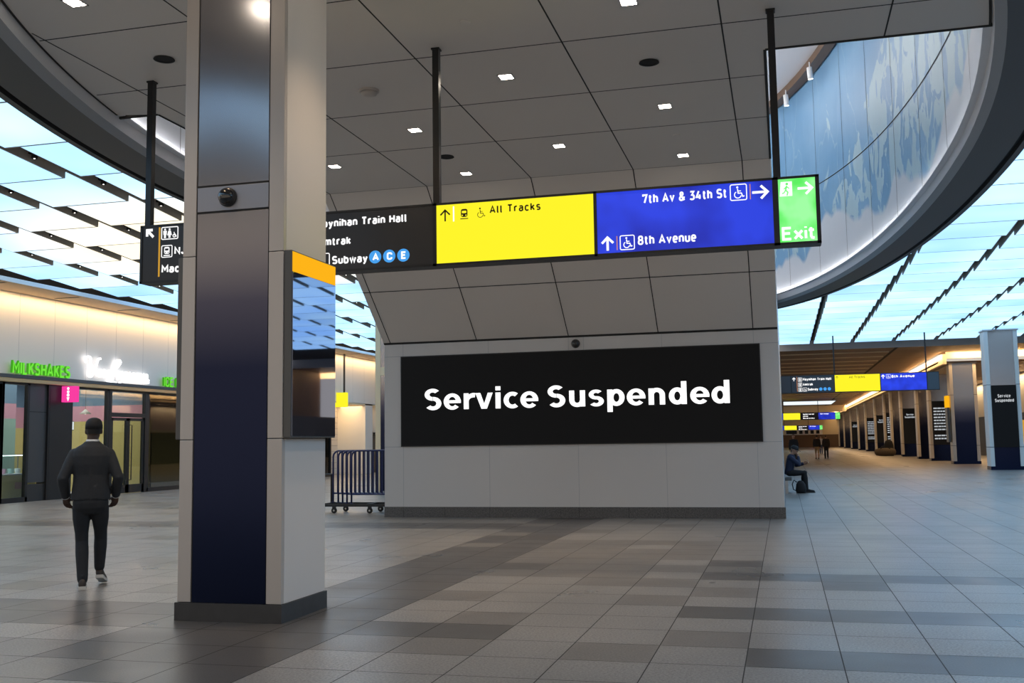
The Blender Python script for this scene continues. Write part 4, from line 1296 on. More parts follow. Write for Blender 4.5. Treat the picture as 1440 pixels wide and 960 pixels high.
# door
d = MB(); d.use('frame_dark')
for ya, yb in ((29.56, 29.70), (31.55, 31.70)): d.bbox(XS - 0.10, XS + 0.03, ya, yb, 0, zt, 0.006)
d.box(XS - 0.10, XS + 0.03, 29.70, 31.55, 2.56, 2.70); d.box(XS - 0.10, XS + 0.03, 29.70, 31.55, zt - 0.06, zt)
dr = struct(d, 'door_1')
p = MB(); p.box(XS - 0.05, XS - 0.04, 29.70, 31.55, 2.70, zt - 0.06); p.build('pane', 'glass', dr)
for y0, y1, hy in ((29.72, 30.62, 30.52), (30.64, 31.54, 30.74)):
    l = MB(); l.use('frame_dark')
    l.box(XS - 0.08, XS, y0, y0 + 0.09, 0.02, 2.54); l.box(XS - 0.08, XS, y1 - 0.09, y1, 0.02, 2.54); l.box(XS - 0.08, XS, y0, y1, 0.02, 0.30); l.box(XS - 0.08, XS, y0, y1, 2.44, 2.54)
    lo = l.build('door_leaf', None, dr)
    p = MB(); p.box(XS - 0.045, XS - 0.035, y0 + 0.09, y1 - 0.09, 0.30, 2.44); p.build('pane', 'glass', lo)
    p = MB(); p.tube([(XS + 0.0, hy, 0.45), (XS + 0.07, hy, 0.45), (XS + 0.07, hy, 2.30), (XS, hy, 2.30)], 0.018, 8); p.build('handle', 'frame_dark', lo)
window(4, 31.70, 36.4, 'glass_dark')
window(5, 36.4, 41.5, 'glass_dark'); window(6, 41.5, 46.9, 'glass_dark')

# shop interior
mb = MB()
mb.use('shop_yellow'); mb.box(-27.0, -26.9, 20, 47, 0, 2.3); mb.use('shop_pink'); mb.box(-27.0, -26.9, 20, 47, 2.3, 3.05); mb.use('shop_blue'); mb.box(-27, -26.9, 20, 47, 3.05, 3.9)
mb.use('shop_teal'); mb.box(-27.0, -21.7, 20.0, 20.1, 0, 3.9); mb.use('shop_yellow'); mb.box(-27, -21.7, 32.2, 32.3, 0, 2.5); mb.use('shop_pink'); mb.box(-27, -21.7, 32.2, 32.3, 2.5, 3.05); mb.use('shop_blue'); mb.box(-27, -21.7, 32.2, 32.3, 3.05, 3.9)
mb.use('shop_teal'); mb.box(-24.9, -24.8, 20.1, 29.2, 0, 2.55); mb.use('shop_pink'); mb.box(-24.9, -24.8, 20.1, 29.2, 2.55, 3.05)
mb.use('shop_blue'); mb.box(-24.9, -24.8, 20.1, 29.2, 3.05, 3.9)
mb.use('door_dark'); mb.box(-27, -21.7, 46.9, 47.0, 0, 3.9)
struct(mb, 'wall_shop')
mb = MB(); mb.use('shop_blue'); mb.box(-27.0, -21.65, 20, 47, 3.9, 4.0); struct(mb, 'ceiling_shop')
area('shop_lamp', (-24.2, 27.5, 3.85), (0, 0, 0), 3.5, 9, 230, (1.0, 0.93, 0.78))
t = thing('serving_counter', 'yellow serving counter inside the shop window under the MILKSHAKES sign', 'counter', (-22.6, 25.8, 0))
m = MB(); m.bbox(-22.9, -22.3, 24.0, 27.2, 0.02, 0.76, 0.01); m.build('body', 'shop_yellow', t)
m = MB(); m.box(-22.305, -22.29, 26.3, 26.6, 0.35, 0.55); m.build('sticker', 'shop_box', t)
t = thing('display_case', 'glass display case standing on the yellow shop counter', 'display case', (-22.6, 25.8, 0.77))
m = MB(); m.box(-22.9, -22.3, 24.1, 27.1, 0.765, 0.80); m.build('base', 'white_paint', t)
m = MB()
for x in (-22.88, -22.32):
    for y in (24.12, 25.6, 27.08): m.box(x - 0.012, x + 0.012, y - 0.012, y + 0.012, 0.8, 1.36)
m.box(-22.9, -22.3, 24.1, 27.1, 1.36, 1.38); m.build('frame', 'steel', t)
m = MB(); m.box(-22.31, -22.30, 24.13, 27.07, 0.8, 1.36); m.build('glass', 'glass', t)
m = MB(); m.box(-22.7, -22.5, 24.2, 27.0, 1.335, 1.355); m.build('case_lamp', 'e_case', t)
rn = random.Random(5)
for k in range(9):
    y = 24.35 + k * 0.3; x = -22.6; r = 0.085
    m = MB(); m.lathe([(r * 0.8, 0.801), (r, 0.80 + 0.14), (r * 0.93, 0.80 + 0.15), (r * 0.2, 0.86)], (x, y, 0), 16)
    o = m.build('ice_cream_tub', ['shop_pink', 'shop_teal', 'white_paint'][k % 3], base=(x, y, 0.801)); tag(o, 'small round tub in the display case, %s from its near end' % ORD[k], 'tub', 'tubs in the display case')
t = thing('menu_board', 'bright white menu board hanging inside the shop behind the walking man', 'menu board', (-22.6, 28.2, 2.1))
m = MB(); m.box(-22.45, -22.38, 28.15, 29.0, 2.12, 2.42); m.build('board', 'frame_dark', t)
m = MB(); m.box(-22.378, -22.374, 28.17, 28.98, 2.14, 2.40); m.build('face', 'e_white', t)
m = MB(); m.tube([(-22.42, 28.3, 2.42), (-22.42, 28.3, 3.9)], 0.008, 6); m.tube([(-22.42, 28.85, 2.42), (-22.42, 28.85, 3.9)], 0.008, 6); m.build('hanger', 'frame_dark', t)
for k, (x, y, z) in enumerate(((-22.9, 28.35, 2.72), (-22.9, 29.2, 2.72), (-23.4, 29.9, 2.72), (-23.4, 30.9, 2.72))):
    t = thing('pendant_lamp', 'shallow white pendant lamp inside the shop, %s from the dark pier' % ORD[k], 'lamp', (x, y, z), 0, 'pendant lamps in the shop')
    m = MB(); m.lathe([(0.02, z + 0.16), (0.04, z + 0.14), (0.20, z), (0.19, z - 0.005), (0.03, z + 0.12)], (x, y, 0), 20); m.build('lamp_shade', 'white_paint', t, smooth=True)
    m = MB(); m.tube([(x, y, z + 0.15), (x, y, 3.9)], 0.006, 6); m.build('cord', 'frame_dark', t)
    m = MB(); m.ball((x, y, z + 0.04), 0.045); m.build('bulb', 'e_lampw', t, smooth=True)
# projecting pink sign
t = thing('projecting_sign', 'pink lit box sign with a white ice cream cone, projecting from the shopfront', 'sign', (-21.3, 27.25, 2.95))
m = MB(); m.bbox(-21.43, -20.95, 27.15, 27.35, 2.95, 3.44, 0.012); m.build('box', 'e_pink', t)
m = MB(); m.box(-21.44, -21.40, 27.20, 27.30, 3.03, 3.08); m.box(-21.44, -21.40, 27.20, 27.30, 3.32, 3.37); m.build('bracket', 'frame_dark', t)
m = MB(); m.use('e_white'); FB = frame_fn((-21.19, 27.148, -0.02), (1, 0, 0))
for z, r in ((3.385, 0.040), (3.285, 0.044), (3.185, 0.048)): disc2(m, FB, 0, z, r, 0.004)
poly2(m, FB, [(-0.05, 3.115), (0.05, 3.115), (0.0, 2.99)], 0.004); m.build('cone_picture', None, t)

# recess beyond the shop, seen between column and screen wall
mb = MB(); mb.use('brick_pale'); mb.box(-23.2, -23.1, 47, 57, 0, 4.4); mb.use('white_wall'); mb.box(-23.1, XS, 51.2, 52.2, 0, 3.7); mb.box(-23.05, XS + 0.02, 53.2, 60, 2.2, 3.7)
mb.use('joint')
for k in range(14): mb.box(-23.102, -23.095, 47, 57, 0.3 * k, 0.3 * k + 0.008)
mb.use('cream'); mb.box(-23.1, XS, 47, 60, 3.62, 3.70)
struct(mb, 'wall_recess')
mb = MB(); mb.use('frame_dark'); mb.box(-23.08, -23.0, 47.6, 49.7, 0, 2.5); mb.use('shop_yellow'); mb.box(-23.0, -22.98, 47.75, 48.6, 0.1, 2.35); struct(mb, 'door_2')
area('recess_lamp', (-22.3, 50, 3.58), (0, 0, 0), 1.2, 5, 110, WARM)
mb = MB(); mb.use('door_dark'); mb.box(-23.05, -22.0, 53.4, 58, 0, 2.1); struct(mb, 'window_7')
t = thing('hanging_sign', 'small plain yellow lit sign hanging beyond the big column on the shop side', 'sign', (-21.5, 47.6, 3.4))
m = MB(); m.bbox(-22.6, -20.95, 47.5, 47.7, 3.41, 4.13, 0.01); m.build('yellow_panel', 'e_yellow', t)
m = MB(); m.box(-21.15, -21.08, 47.56, 47.64, 4.13, 6.1); m.build('pole', 'pole_black', t)

# pale column behind the screen wall on the shop side
c0 = thing('column', 'pale column with blue sheet behind the left edge of the screen wall', 'column', (-12.3, 32.3, 0), kind='thing')
m = MB(); m.use('cream'); m.box(-13.08, -12.90, 32.0, 32.9, 0, 6.24); m.build('corner_strip', None, c0)
m = MB(); m.use('column_blue'); m.box(-12.895, -11.9, 32.01, 32.9, 0, 6.24); m.build('front_sheet', None, c0)
m = MB(); m.use('cream'); m.box(-12.89, -12.2, 31.99, 32.0, 3.80, 4.07); m.build('cream_band', None, c0)
m = MB(); m.use('cream'); m.box(-11.9, -11.72, 32.0, 32.9, 0, 6.24); m.build('corner_strip', None, c0)

# ------------------------------------------------------------------ barriers on their cart
cart = thing('barrier_cart', 'low black wheeled cart carrying blue crowd barriers beside the screen wall', 'cart', (-8.6, 21.75, 0))
m = MB(); m.use('cart_black')
cx0, cx1, cy0, cy1 = -10.12, -7.08, 21.42, 22.1
for y in (cy0, cy1): m.box(cx0, cx1, y - 0.03, y + 0.03, 0.15, 0.21)
for x in (cx0, -9.0, -8.3, cx1): m.box(x - 0.03, x + 0.03, cy0, cy1, 0.155, 0.205)
m.build('base_frame', None, cart)
m = MB(); m.use('cart_black')
for x in (cx0, cx1): m.tube([(x, cy0, 0.2), (x, cy0, 0.85), (x, cy1, 0.85), (x, cy1, 0.2)], 0.022, 8)
m.build('end_hoop', None, cart)
for x in (-9.75, -8.90, -7.2):
    for y in (cy0 + 0.02, cy1 - 0.02):
        m = MB(); m.use('cart_black'); m.box(x - 0.035, x + 0.035, y - 0.03, y + 0.03, 0.10, 0.15); cs = m.build('caster', None, cart)
        m = MB(); m.lathe([(0.055, y - 0.018), (0.065, y - 0.012), (0.065, y + 0.012), (0.055, y + 0.018)], (x, 0, 0.066), 20, 'y'); m.build('wheel', 'rubber', cs)
        m = MB(); m.lathe([(0.02, y - 0.024), (0.02, y + 0.024)], (x, 0, 0.066), 12, 'y'); m.build('hub', 'steel', cs)


def barrier(x, y, label):
    t = thing('crowd_barrier', label, 'barrier', (x, y, 0.21), 0, 'blue crowd barriers on the cart')
    L, H0, H1 = 2.1, 0.30, 1.38
    r = 0.14
    path = [(x, y, 0.215), (x, y, H1 - r)] + [(x + r - r * math.cos(a), y, H1 - r + r * math.sin(a)) for a in [PI / 2 * k / 6 for k in range(1, 7)]]
    path += [(x + L - r + r * math.sin(a), y, H1 - r + r * math.cos(a)) for a in [PI / 2 * k / 6 for k in range(0, 7)]] + [(x + L, y, 0.215)]
    m = MB(); m.tube(path, 0.021, 10); m.tube([(x, y, H0 + 0.12), (x + L, y, H0 + 0.12)], 0.019, 8); m.build('frame', 'barrier_blue', t, smooth=True)
    m = MB()
    n = 20
    for k in range(1, n): m.tube([(x + L * k / n, y, H0 + 0.12), (x + L * k / n, y, H1 - 0.005)], 0.0125, 6)
    m.build('bars', 'barrier_blue', t)
    m = MB(); m.box(x - 0.03, x + 0.03, y - 0.05, y + 0.05, 0.212, 0.226); m.box(x + L - 0.03, x + L + 0.03, y - 0.05, y + 0.05, 0.212, 0.226); m.build('foot', 'barrier_blue', t)
    return t


for k, (x, y) in enumerate(((-9.36, 21.50), (-9.52, 21.62), (-9.68, 21.74), (-9.84, 21.86), (-10.02, 21.98))):
    barrier(x, y, 'blue steel crowd barrier, %s in the stack on the wheeled cart' % ['frontmost', 'second', 'third', 'fourth', 'rearmost'][k])

# ------------------------------------------------------------------ corridor on the right
mb = MB(); mb.use('planks')
mb.box(-6.4, 8.55, 55.9, 188, 6.10, 6.2)
mb.box(8.55, 26, 55.9, 62.0, 6.10, 6.2); mb.box(8.55, 16, 62, 188, 5.6, 5.7)
mb.use('frame_dark'); mb.use('ring_light'); mb.box(-6.4, 20, 55.84, 55.895, 6.09, 6.60)
cr = struct(mb, 'ceiling_right')
jb = MB(); jb.use('cream')
y = 58.2
while y < 186:
    if not 124 < y < 150: jb.box(0, 5.6 if (y < 80) else 7.6, y, y + 0.22, 6.05, 6.105)  # pale strips: the lit edges of the planks, put in as colour
    y += 3.3
jb.use('joint'); jb.box(5.7, 5.85, 55.9, 186, 6.09, 6.105)
struct(jb, 'joint', None, cr)
# cove beams
mb = MB(); mb.use('cream'); mb.box(8.55, 8.75, 60.4, 188, 5.45, 6.0); mb.box(8.75, 26, 60.4, 60.6, 5.75, 6.10)
mb.box(9.0, 10.4, 62, 188, 5.45, 5.6)
struct(mb, 'trim_6')
t = thing('ceiling_light_strip', 'long white light recess across the far corridor ceiling', 'ceiling light', (3.2, 138, 6.1))
m = MB(); m.box(0.1, 6.3, 131.5, 145.5, 6.085, 6.10); m.build('diffuser', 'e_coolstrip', t)
m = MB(); m.box(0.0, 6.4, 131.2, 131.5, 6.06, 6.10); m.box(0.0, 6.4, 145.5, 145.8, 6.06, 6.10); m.box(6.3, 6.4, 131.2, 145.8, 6.06, 6.10); m.build('frame', 'frame_dark', t)
# shop wall behind the columns
mb = MB(); mb.use('white_wall'); mb.box(15, 15.2, 58, 188, 3.0, 5.6); mb.use('frame_dark'); mb.box(15.05, 15.25, 40, 188, 0, 3.0)
mb.use('brown_wood'); mb.box(20, 20.2, 0, 60, 3.2, 6.3); mb.use('frame_dark'); mb.box(20.05, 20.25, 0, 60, 0, 3.2)
struct(mb, 'wall_right')
for k, (y, mt_, w_) in enumerate(((66.5, 'e_red', 1.2), (72, 'e_goldbar', 0.9), (79, 'e_coolstrip', 0.6))):
    t = thing('shop_light_box', ['red', 'amber', 'pale green'][k] + ' lit panel in the dark shopfront behind the corridor columns', 'light box', (15.0, y, 1.2), 0, None)
    m = MB(); m.bbox(14.88, 14.99, y, y + w_, 0.9, 2.5, 0.01); m.build('lit_face', mt_, t)
    m = MB(); m.box(14.92, 14.99, y + 0.1, y + w_ - 0.1, 0.0, 0.82); m.build('stand', 'frame_dark', t)
    m = MB(); m.box(14.90, 14.99, y - 0.06, y + w_ + 0.06, 0.82, 0.90); m.build('sill', 'frame_dark', t)
# end wall
mb = MB(); mb.use('cream'); mb.box(-6.4, 16, 188, 188.3, 2.2, 6.3); mb.use('brown_wood'); mb.box(-6.4, 16, 187.9, 188.3, 0, 2.2)
mb.use('cream'); mb.box(-0.0, 8.5, 150, 150.4, 5.2, 6.1)
struct(mb, 'wall_end')
t = thing('departure_board', 'row of small dark screens on the far end wall of the corridor', 'screen', (3.0, 187, 2.5))
m = MB(); m.box(0.3, 6.5, 187.6, 187.75, 2.2, 3.1); m.build('white_panel', 'white_paint', t)
for k in range(4):
    m = MB(); m.box(2.6 + k * 0.95, 3.15 + k * 0.95, 187.55, 187.6, 2.35, 2.95); m.build('screen', 'screen_black', t)
m = MB(); m.box(0.4, 2.2, 187.55, 187.6, 2.35, 2.95); m.build('wide_screen', 'screen_black', t)

# corridor columns
CW, CD = 1.38, 0.9
col_y = [50.0, 61.0, 69.9, 76.3, 86.4, 94.2, 100.4, 110.6, 123.3, 135.5, 150.5, 167.4, 183.0]
boards = {0: 'msg', 2: 'list', 4: 'msg', 6: 'list', 7: 'msg', 8: 'list', 10: 'msg'}
for k, y in enumerate(col_y):
    x = 8.85 if k == 0 else 8.93
    top = 6.2 if k == 0 else 5.5
    strip = 'column_white' if k == 0 else 'far_strip'
    lab = ('nearest corridor column with pale sides and a black message board' if k == 0 else 'corridor column with navy sheet, %s behind the nearest pale one' % ORD[k - 1])
    c = thing('column', lab, 'column', (x + CW / 2, y + CD / 2, 0), 0, 'columns along the corridor', 'thing')
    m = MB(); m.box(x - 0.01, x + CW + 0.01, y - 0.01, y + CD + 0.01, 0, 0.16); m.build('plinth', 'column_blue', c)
    for x0, x1 in ((x, x + 0.17), (x + CW - 0.17, x + CW)):
        m = MB(); m.use(strip); m.box(x0, x1, y, y + CD, 0.16, top)
        m.use('joint')
        for z in (1.0, 3.77): m.box(x0 - 0.002, x1 + 0.002, y - 0.003, y + CD, z, z + 0.02)
        m.build('corner_strip', None, c)
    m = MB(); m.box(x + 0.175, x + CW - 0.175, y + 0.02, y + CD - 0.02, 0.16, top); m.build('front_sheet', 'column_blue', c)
    m = MB(); m.box(x - 0.05, x + CW + 0.05, y - 0.05, y + CD + 0.05, top, top + 0.06); m.build('cap', 'strip_alu', c)
    if k in boards:
        z0, z1 = 1.0, 3.75
        t = thing('message_board', 'tall black message board on the %s corridor column' % ('nearest' if k == 0 else ORD[k] + ' nearest'), 'screen', (x + CW / 2, y, z0), 0, 'message boards on corridor columns')
        m = MB(); m.box(x + 0.18, x + CW - 0.18, y - 0.06, y + 0.018, z0, z1); m.build('housing', 'screen_black', t)
        FB = frame_fn((x, y - 0.062, 0), (1, 0, 0)); m = MB()
        if boards[k] == 'msg':
            m.use('e_text_dim')
            text(m, FB, 'Service', 0.42, 3.20, 0.15, 0.035, 0.95); text(m, FB, 'Suspended', 0.30, 3.0, 0.15, 0.035, 1.08)
        else:
            m.use('e_text_dim')
            rr_ = random.Random(k)
            for i in range(11):
                z = 3.25 - i * 0.19
                if i == 8: continue
                u = 0.26
                while u < 1.08:
                    w_ = rr_.uniform(0.06, 0.22); w_ = min(w_, 1.12 - u)
                    m.box(x + u, x + u + w_, y - 0.066, y - 0.061, z, z + 0.085); u += w_ + 0.03
        m.build('white_lettering', None, t)
# hanging orange screen by the second column
t = thing('information_screen', 'small screen with an amber top on the side of the second corridor column', 'screen', (8.88, 61.4, 1.2))
m = MB(); m.box(8.85, 8.905, 61.3, 61.5, 1.4, 1.6); m.box(8.85, 8.905, 61.3, 61.5, 2.7, 2.9); m.build('bracket', 'steel', t)
m = MB(); m.bbox(8.74, 8.86, 61.08, 61.85, 1.2, 3.1, 0.01); m.build('housing', 'bezel', t)
m = MB(); m.box(8.73, 8.87, 61.07, 61.86, 3.1, 3.75); m.build('amber_top', 'e_orange', t)


# hanging signs over the corridor
def far_sign(y, cells, z0, z1, poles, label, texts):
    x0, x1 = cells[0][0], cells[-1][1]
    t = thing('hanging_sign', label, 'sign', ((x0 + x1) / 2, y, z0), 0, 'hanging signs over the corridor')
    m = MB(); m.box(x0, x1, y + 0.005, y + 0.22, z0, z1); m.build('housing', 'black', t)
    for x in poles:
        m = MB(); m.box(x - 0.03, x + 0.03, y + 0.08, y + 0.14, z1, 6.26); m.build('pole', 'pole_black', t)
    Fp = frame_fn((0, y - 0.004, 0), (1, 0, 0))
    for (a, b, nm, mt_), tx in zip(cells, texts):
        m = MB(); m.box(a + 0.02, b - 0.02, y - 0.003, y + 0.01, z0 + 0.03, z1 - 0.03); p = m.build(nm, mt_, t)
        if tx:
            m = MB(); tx(m, Fp, a, b, z0, z1); m.build('lettering', None, p)
    return t


mat('sign_grey', (0.05, 0.055, 0.065), 0.4)
mat('sign_slate', (0.06, 0.08, 0.10), 0.4)


def t_black(m, Fp, a, b, z0, z1):
    m.use('e_text'); arrow(m, Fp, a + 0.13, z1 - 0.18, 0.16, 90, 0.035)
    for i, (s, w_) in enumerate((('Moynihan Train Hall', 1.28), ('Amtrak', 0.45), ('Subway', 0.46))):
        z = z1 - 0.25 - i * 0.235
        train_icon(m, Fp, a + 0.32, z - 0.03, 0.17, 0.02, 'sign_grey'); m.use('e_text')
        off = 0.53 if i < 2 else 0.74
        if i == 2: wheelchair(m, Fp, a + 0.53, z - 0.03, 0.17, 0.018)
        text(m, Fp, s, a + off, z, 0.125, 0.026, a + off + w_)
    m.use('e_ablue')
    for k in range(3): disc2(m, Fp, a + 1.32 + 0.19 * k, z + 0.06, 0.075)
    m.use('e_orangebar'); m.add([Fp(a + 0.26, z1 - 0.75, 0.004), Fp(a + 0.275, z1 - 0.75, 0.004), Fp(a + 0.275, z1 - 0.06, 0.004), Fp(a + 0.26, z1 - 0.06, 0.004)], [(0, 1, 2, 3)])


def t_yellow(m, Fp, a, b, z0, z1):
    m.use('ink_brown'); arrow(m, Fp, a + 0.12, z1 - 0.15, 0.12, 90, 0.014); text(m, Fp, 'All Tracks', a + 0.65, z1 - 0.2, 0.11, 0.013)


def t_blue(m, Fp, a, b, z0, z1):
    m.use('e_text'); arrow(m, Fp, a + 0.12, z1 - 0.17, 0.17, 90, 0.035); wheelchair(m, Fp, a + 0.26, z1 - 0.25, 0.18, 0.016); text(m, Fp, '8th Avenue', a + 0.48, z1 - 0.23, 0.13, 0.03)


far_sign(50, [(-0.6, 0.42, 'black_panel', 'sign_grey'), (0.42, 2.36, 'black_panel', 'sign_grey'), (2.36, 4.38, 'yellow_panel', 'e_yellow'), (4.38, 6.38, 'blue_panel', 'sign_blue'), (6.38, 6.90, 'slate_panel', 'sign_slate')],
         3.62, 4.45, (2.38, 6.38), 'nearest hanging sign over the corridor, right of the screen wall', [None, t_black, t_yellow, t_blue, None])


def t_lines(m, Fp, a, b, z0, z1):
    m.use('e_text')
    for i, w_ in enumerate((1.3, 0.6, 1.35)): text(m, Fp, ['Moynihan Train Hall', 'Amtrak', 'Subway'][i], a + 0.3, z1 - 0.26 - 0.24 * i, 0.15, 0.05, a + 0.3 + w_)


def t_b8(m, Fp, a, b, z0, z1):
    m.use('e_text'); text(m, Fp, '8th Avenue', a + 0.25, z1 - 0.25, 0.15, 0.04, a + 1.2)


mat('sign_navy', (0.02, 0.03, 0.08), 0.4)
far_sign(130, [(-2.0, 0.0, 'blue_panel', 'sign_blue'), (0.0, 2.02, 'yellow_panel', 'e_yellow'), (2.02, 4.1, 'navy_panel', 'sign_navy'), (4.1, 6.05, 'blue_panel', 'sign_blue'), (6.05, 6.62, 'exit_panel', 'sign_green')], 3.78, 4.64, (0.0, 4.1),
         'middle one of the hanging signs over the corridor, with green end', [None, None, t_lines, t_b8, None])
far_sign(180, [(-2.0, 0.1, 'blue_panel', 'sign_blue'), (0.1, 2.14, 'yellow_panel', 'e_yellow'), (2.14, 4.0, 'navy_panel', 'sign_navy'), (4.0, 5.8, 'blue_panel', 'sign_blue'), (5.8, 6.28, 'exit_panel', 'sign_green')], 2.98, 3.74, (0.1, 4.0),
         'farthest of the hanging signs over the corridor, with green end', [None, None, t_lines, t_b8, None])


# ------------------------------------------------------------------ people
def remesh(mb, name, mtl, parent, voxel, sm=2, local=True):
    me = bpy.data.meshes.new('tmp'); me.from_pydata([tuple(v) for v in mb.v], [], mb.f)
    bm = bmesh.new(); bm.from_mesh(me); bmesh.ops.recalc_face_normals(bm, faces=bm.faces[:]); bm.to_mesh(me); bm.free()
    o = bpy.data.objects.new('tmp', me); COL.objects.link(o)
    md = o.modifiers.new('r', 'REMESH'); md.mode = 'VOXEL'; md.voxel_size = voxel
    if sm:
        s = o.modifiers.new('s', 'SMOOTH'); s.factor = 0.5; s.iterations = sm
    dg = bpy.context.evaluated_depsgraph_get()
    nm = bpy.data.meshes.new_from_object(o.evaluated_get(dg))
    bpy.data.objects.remove(o); bpy.data.meshes.remove(me)
    nm.name = name; nm.materials.clear(); nm.materials.append(MATS[mtl])
    for p in nm.polygons: p.use_smooth = True
    r = bpy.data.objects.new(name, nm); COL.objects.link(r); r.parent = parent
    return r


V = Vector


def limb(mb, a, b, c, ra, rb, rc, n=12):
    a, b, c = V(a), V(b), V(c)
    mb.tube([a, a.lerp(b, 0.35), a.lerp(b, 0.75), b, b.lerp(c, 0.3), b.lerp(c, 0.7), c],
            [ra, ra * 0.97, rb * 1.04, rb, rb * 1.02, rb * 0.45 + rc * 0.55, rc], n)
    mb.ball(a, ra * 0.98); mb.ball(b, rb * 0.98); mb.ball(c, rc * 0.95)


def hand(mb, wrist, d, thumb_side, curl, palm_n, s=1.0):
    """palm along d; palm_n = direction the palm faces; thumb on thumb_side"""
    d = V(d).normalized(); pn = V(palm_n).normalized(); side = V(thumb_side).normalized()
    w = V(wrist)
    mb.tube([w - d * 0.02, w + d * 0.03 * s, w + d * 0.085 * s], [(0.022 * s, 0.02 * s), (0.036 * s, 0.016 * s), (0.040 * s, 0.014 * s)], 10)
    c = w + d * 0.05 * s
    M = Matrix((side, d, pn)).transposed()
    mb.ball(c, (0.041 * s, 0.052 * s, 0.017 * s), 12, 8, M)
    for k, ln in enumerate((0.072, 0.080, 0.074, 0.058)):
        o = w + d * 0.085 * s + side * (0.030 - 0.020 * k) * s
        a = curl
        p1 = o + (d * math.cos(a * 0.5) + pn * math.sin(a * 0.5)) * ln * 0.45 * s
        p2 = p1 + (d * math.cos(a * 1.2) + pn * math.sin(a * 1.2)) * ln * 0.32 * s
        p3 = p2 + (d * math.cos(a * 1.8) + pn * math.sin(a * 1.8)) * ln * 0.25 * s
        mb.tube([o - d * 0.02 * s, o, p1, p2, p3], [0.0095 * s, 0.0095 * s, 0.009 * s, 0.0085 * s, 0.007 * s], 8)
    o = w + d * 0.025 * s + side * 0.03 * s
    p1 = o + (d * 0.7 + side * 0.7 + pn * 0.25).normalized() * 0.035 * s; p2 = p1 + (d * 0.9 + side * 0.25 + pn * 0.4).normalized() * 0.032 * s
    mb.tube([o - side * 0.015 * s, o, p1, p2], [0.013 * s, 0.0125 * s, 0.011 * s, 0.009 * s], 8)


def head(mb, c, fw, up, s=1.0):
    """c = centre of the skull, fw = facing direction"""
    fw = V(fw).normalized(); up = V(up); up = (up - fw * up.dot(fw)).normalized(); rt = fw.cross(up)
    M = Matrix((rt, fw, up)).transposed()
    P = lambda x, y, z: V(c) + (rt * x + fw * y + up * z) * s
    mb.ball(P(0, -0.005, 0.025), (0.076 * s, 0.097 * s, 0.098 * s), 18, 12, M)
    mb.ball(P(0, 0.020, -0.045), (0.062 * s, 0.074 * s, 0.085 * s), 16, 12, M)
    mb.ball(P(0, 0.062, -0.098), (0.034 * s, 0.026 * s, 0.024 * s), 12, 8, M)
    mb.tube([P(0, 0.088, 0.0), P(0, 0.104, -0.035), P(0, 0.092, -0.048)], [0.010 * s, 0.016 * s, 0.012 * s], 8)
    mb.tube([P(-0.024, 0.080, -0.075), P(0, 0.090, -0.074), P(0.024, 0.080, -0.075)], [0.008 * s, 0.010 * s, 0.008 * s], 8)
    mb.tube([P(-0.055, 0.072, 0.018), P(0, 0.090, 0.016), P(0.055, 0.072, 0.018)], 0.010 * s, 8)
    for q_ in (-1, 1): mb.ball(P(0.078 * q_, -0.012, -0.018), (0.012 * s, 0.022 * s, 0.034 * s), 10, 8, M)
    return P, M


def eyes(parent, P, s=1.0):
    m = MB(); m.use('eye_white')
    for q_ in (-1, 1): m.ball(P(0.031 * q_, 0.076, -0.002), 0.013 * s, 10, 8)
    m.use('black')
    for q_ in (-1, 1): m.ball(P(0.031 * q_, 0.086, -0.002), 0.0062 * s, 8, 6)
    return m.build('eyes', None, parent, smooth=True, local=True)


def shoe(parent, heel, toe_dir, pitch, upper, sole, s=1.0):
    """heel = point on the ground under the heel; pitch lifts the heel"""
    d = V(toe_dir).normalized(); up = V((0, 0, 1)); side = d.cross(up)
    c, sn = math.cos(pitch), math.sin(pitch)
    d2 = d * c - up * sn; u2 = up * c + d * sn
    P = lambda f, h, l=0: V(heel) + d2 * f * s + u2 * h * s + side * l * s
    m = MB()
    for a, b_, n in (('sole', 0.0, 0),):
        pts = [(-0.035, 0.036), (0.03, 0.038), (0.12, 0.036), (0.19, 0.046), (0.24, 0.042), (0.275, 0.020)]
        Lf = [P(f, 0, w_) for f, w_ in pts] + [P(f, 0, -w_) for f, w_ in reversed(pts)]
        Lt = [P(f, 0.032, w_) for f, w_ in pts] + [P(f, 0.032, -w_) for f, w_ in reversed(pts)]
        n = len(Lf)
        m.add(Lf + Lt, [list(range(n))[::-1], list(range(n, 2 * n))] + [(i, (i + 1) % n, n + (i + 1) % n, n + i) for i in range(n)])
    so = m
    m2 = MB()
    prof = [(-0.03, 0.030, 0.060), (0.0, 0.036, 0.085), (0.05, 0.036, 0.085), (0.10, 0.036, 0.070), (0.16, 0.042, 0.050), (0.22, 0.040, 0.042), (0.262, 0.022, 0.030)]
    vs = []
    for f, w_, hh in prof:
        for k in range(9):
            a = PI * k / 8
            vs.append(P(f, 0.028 + hh * math.sin(a) ** 0.8, w_ * math.cos(a)))
    fs = [(i * 9 + k, i * 9 + k + 1, (i + 1) * 9 + k + 1, (i + 1) * 9 + k) for i in range(len(prof) - 1) for k in range(8)]
    fs += [list(range(9)), [(len(prof) - 1) * 9 + k for k in range(9)][::-1]]
    m2.add(vs, fs)
    o = m2.build('shoe', upper, parent, smooth=True, local=True)
    so2 = so.build('sole', sole, o, local=True)
    return o


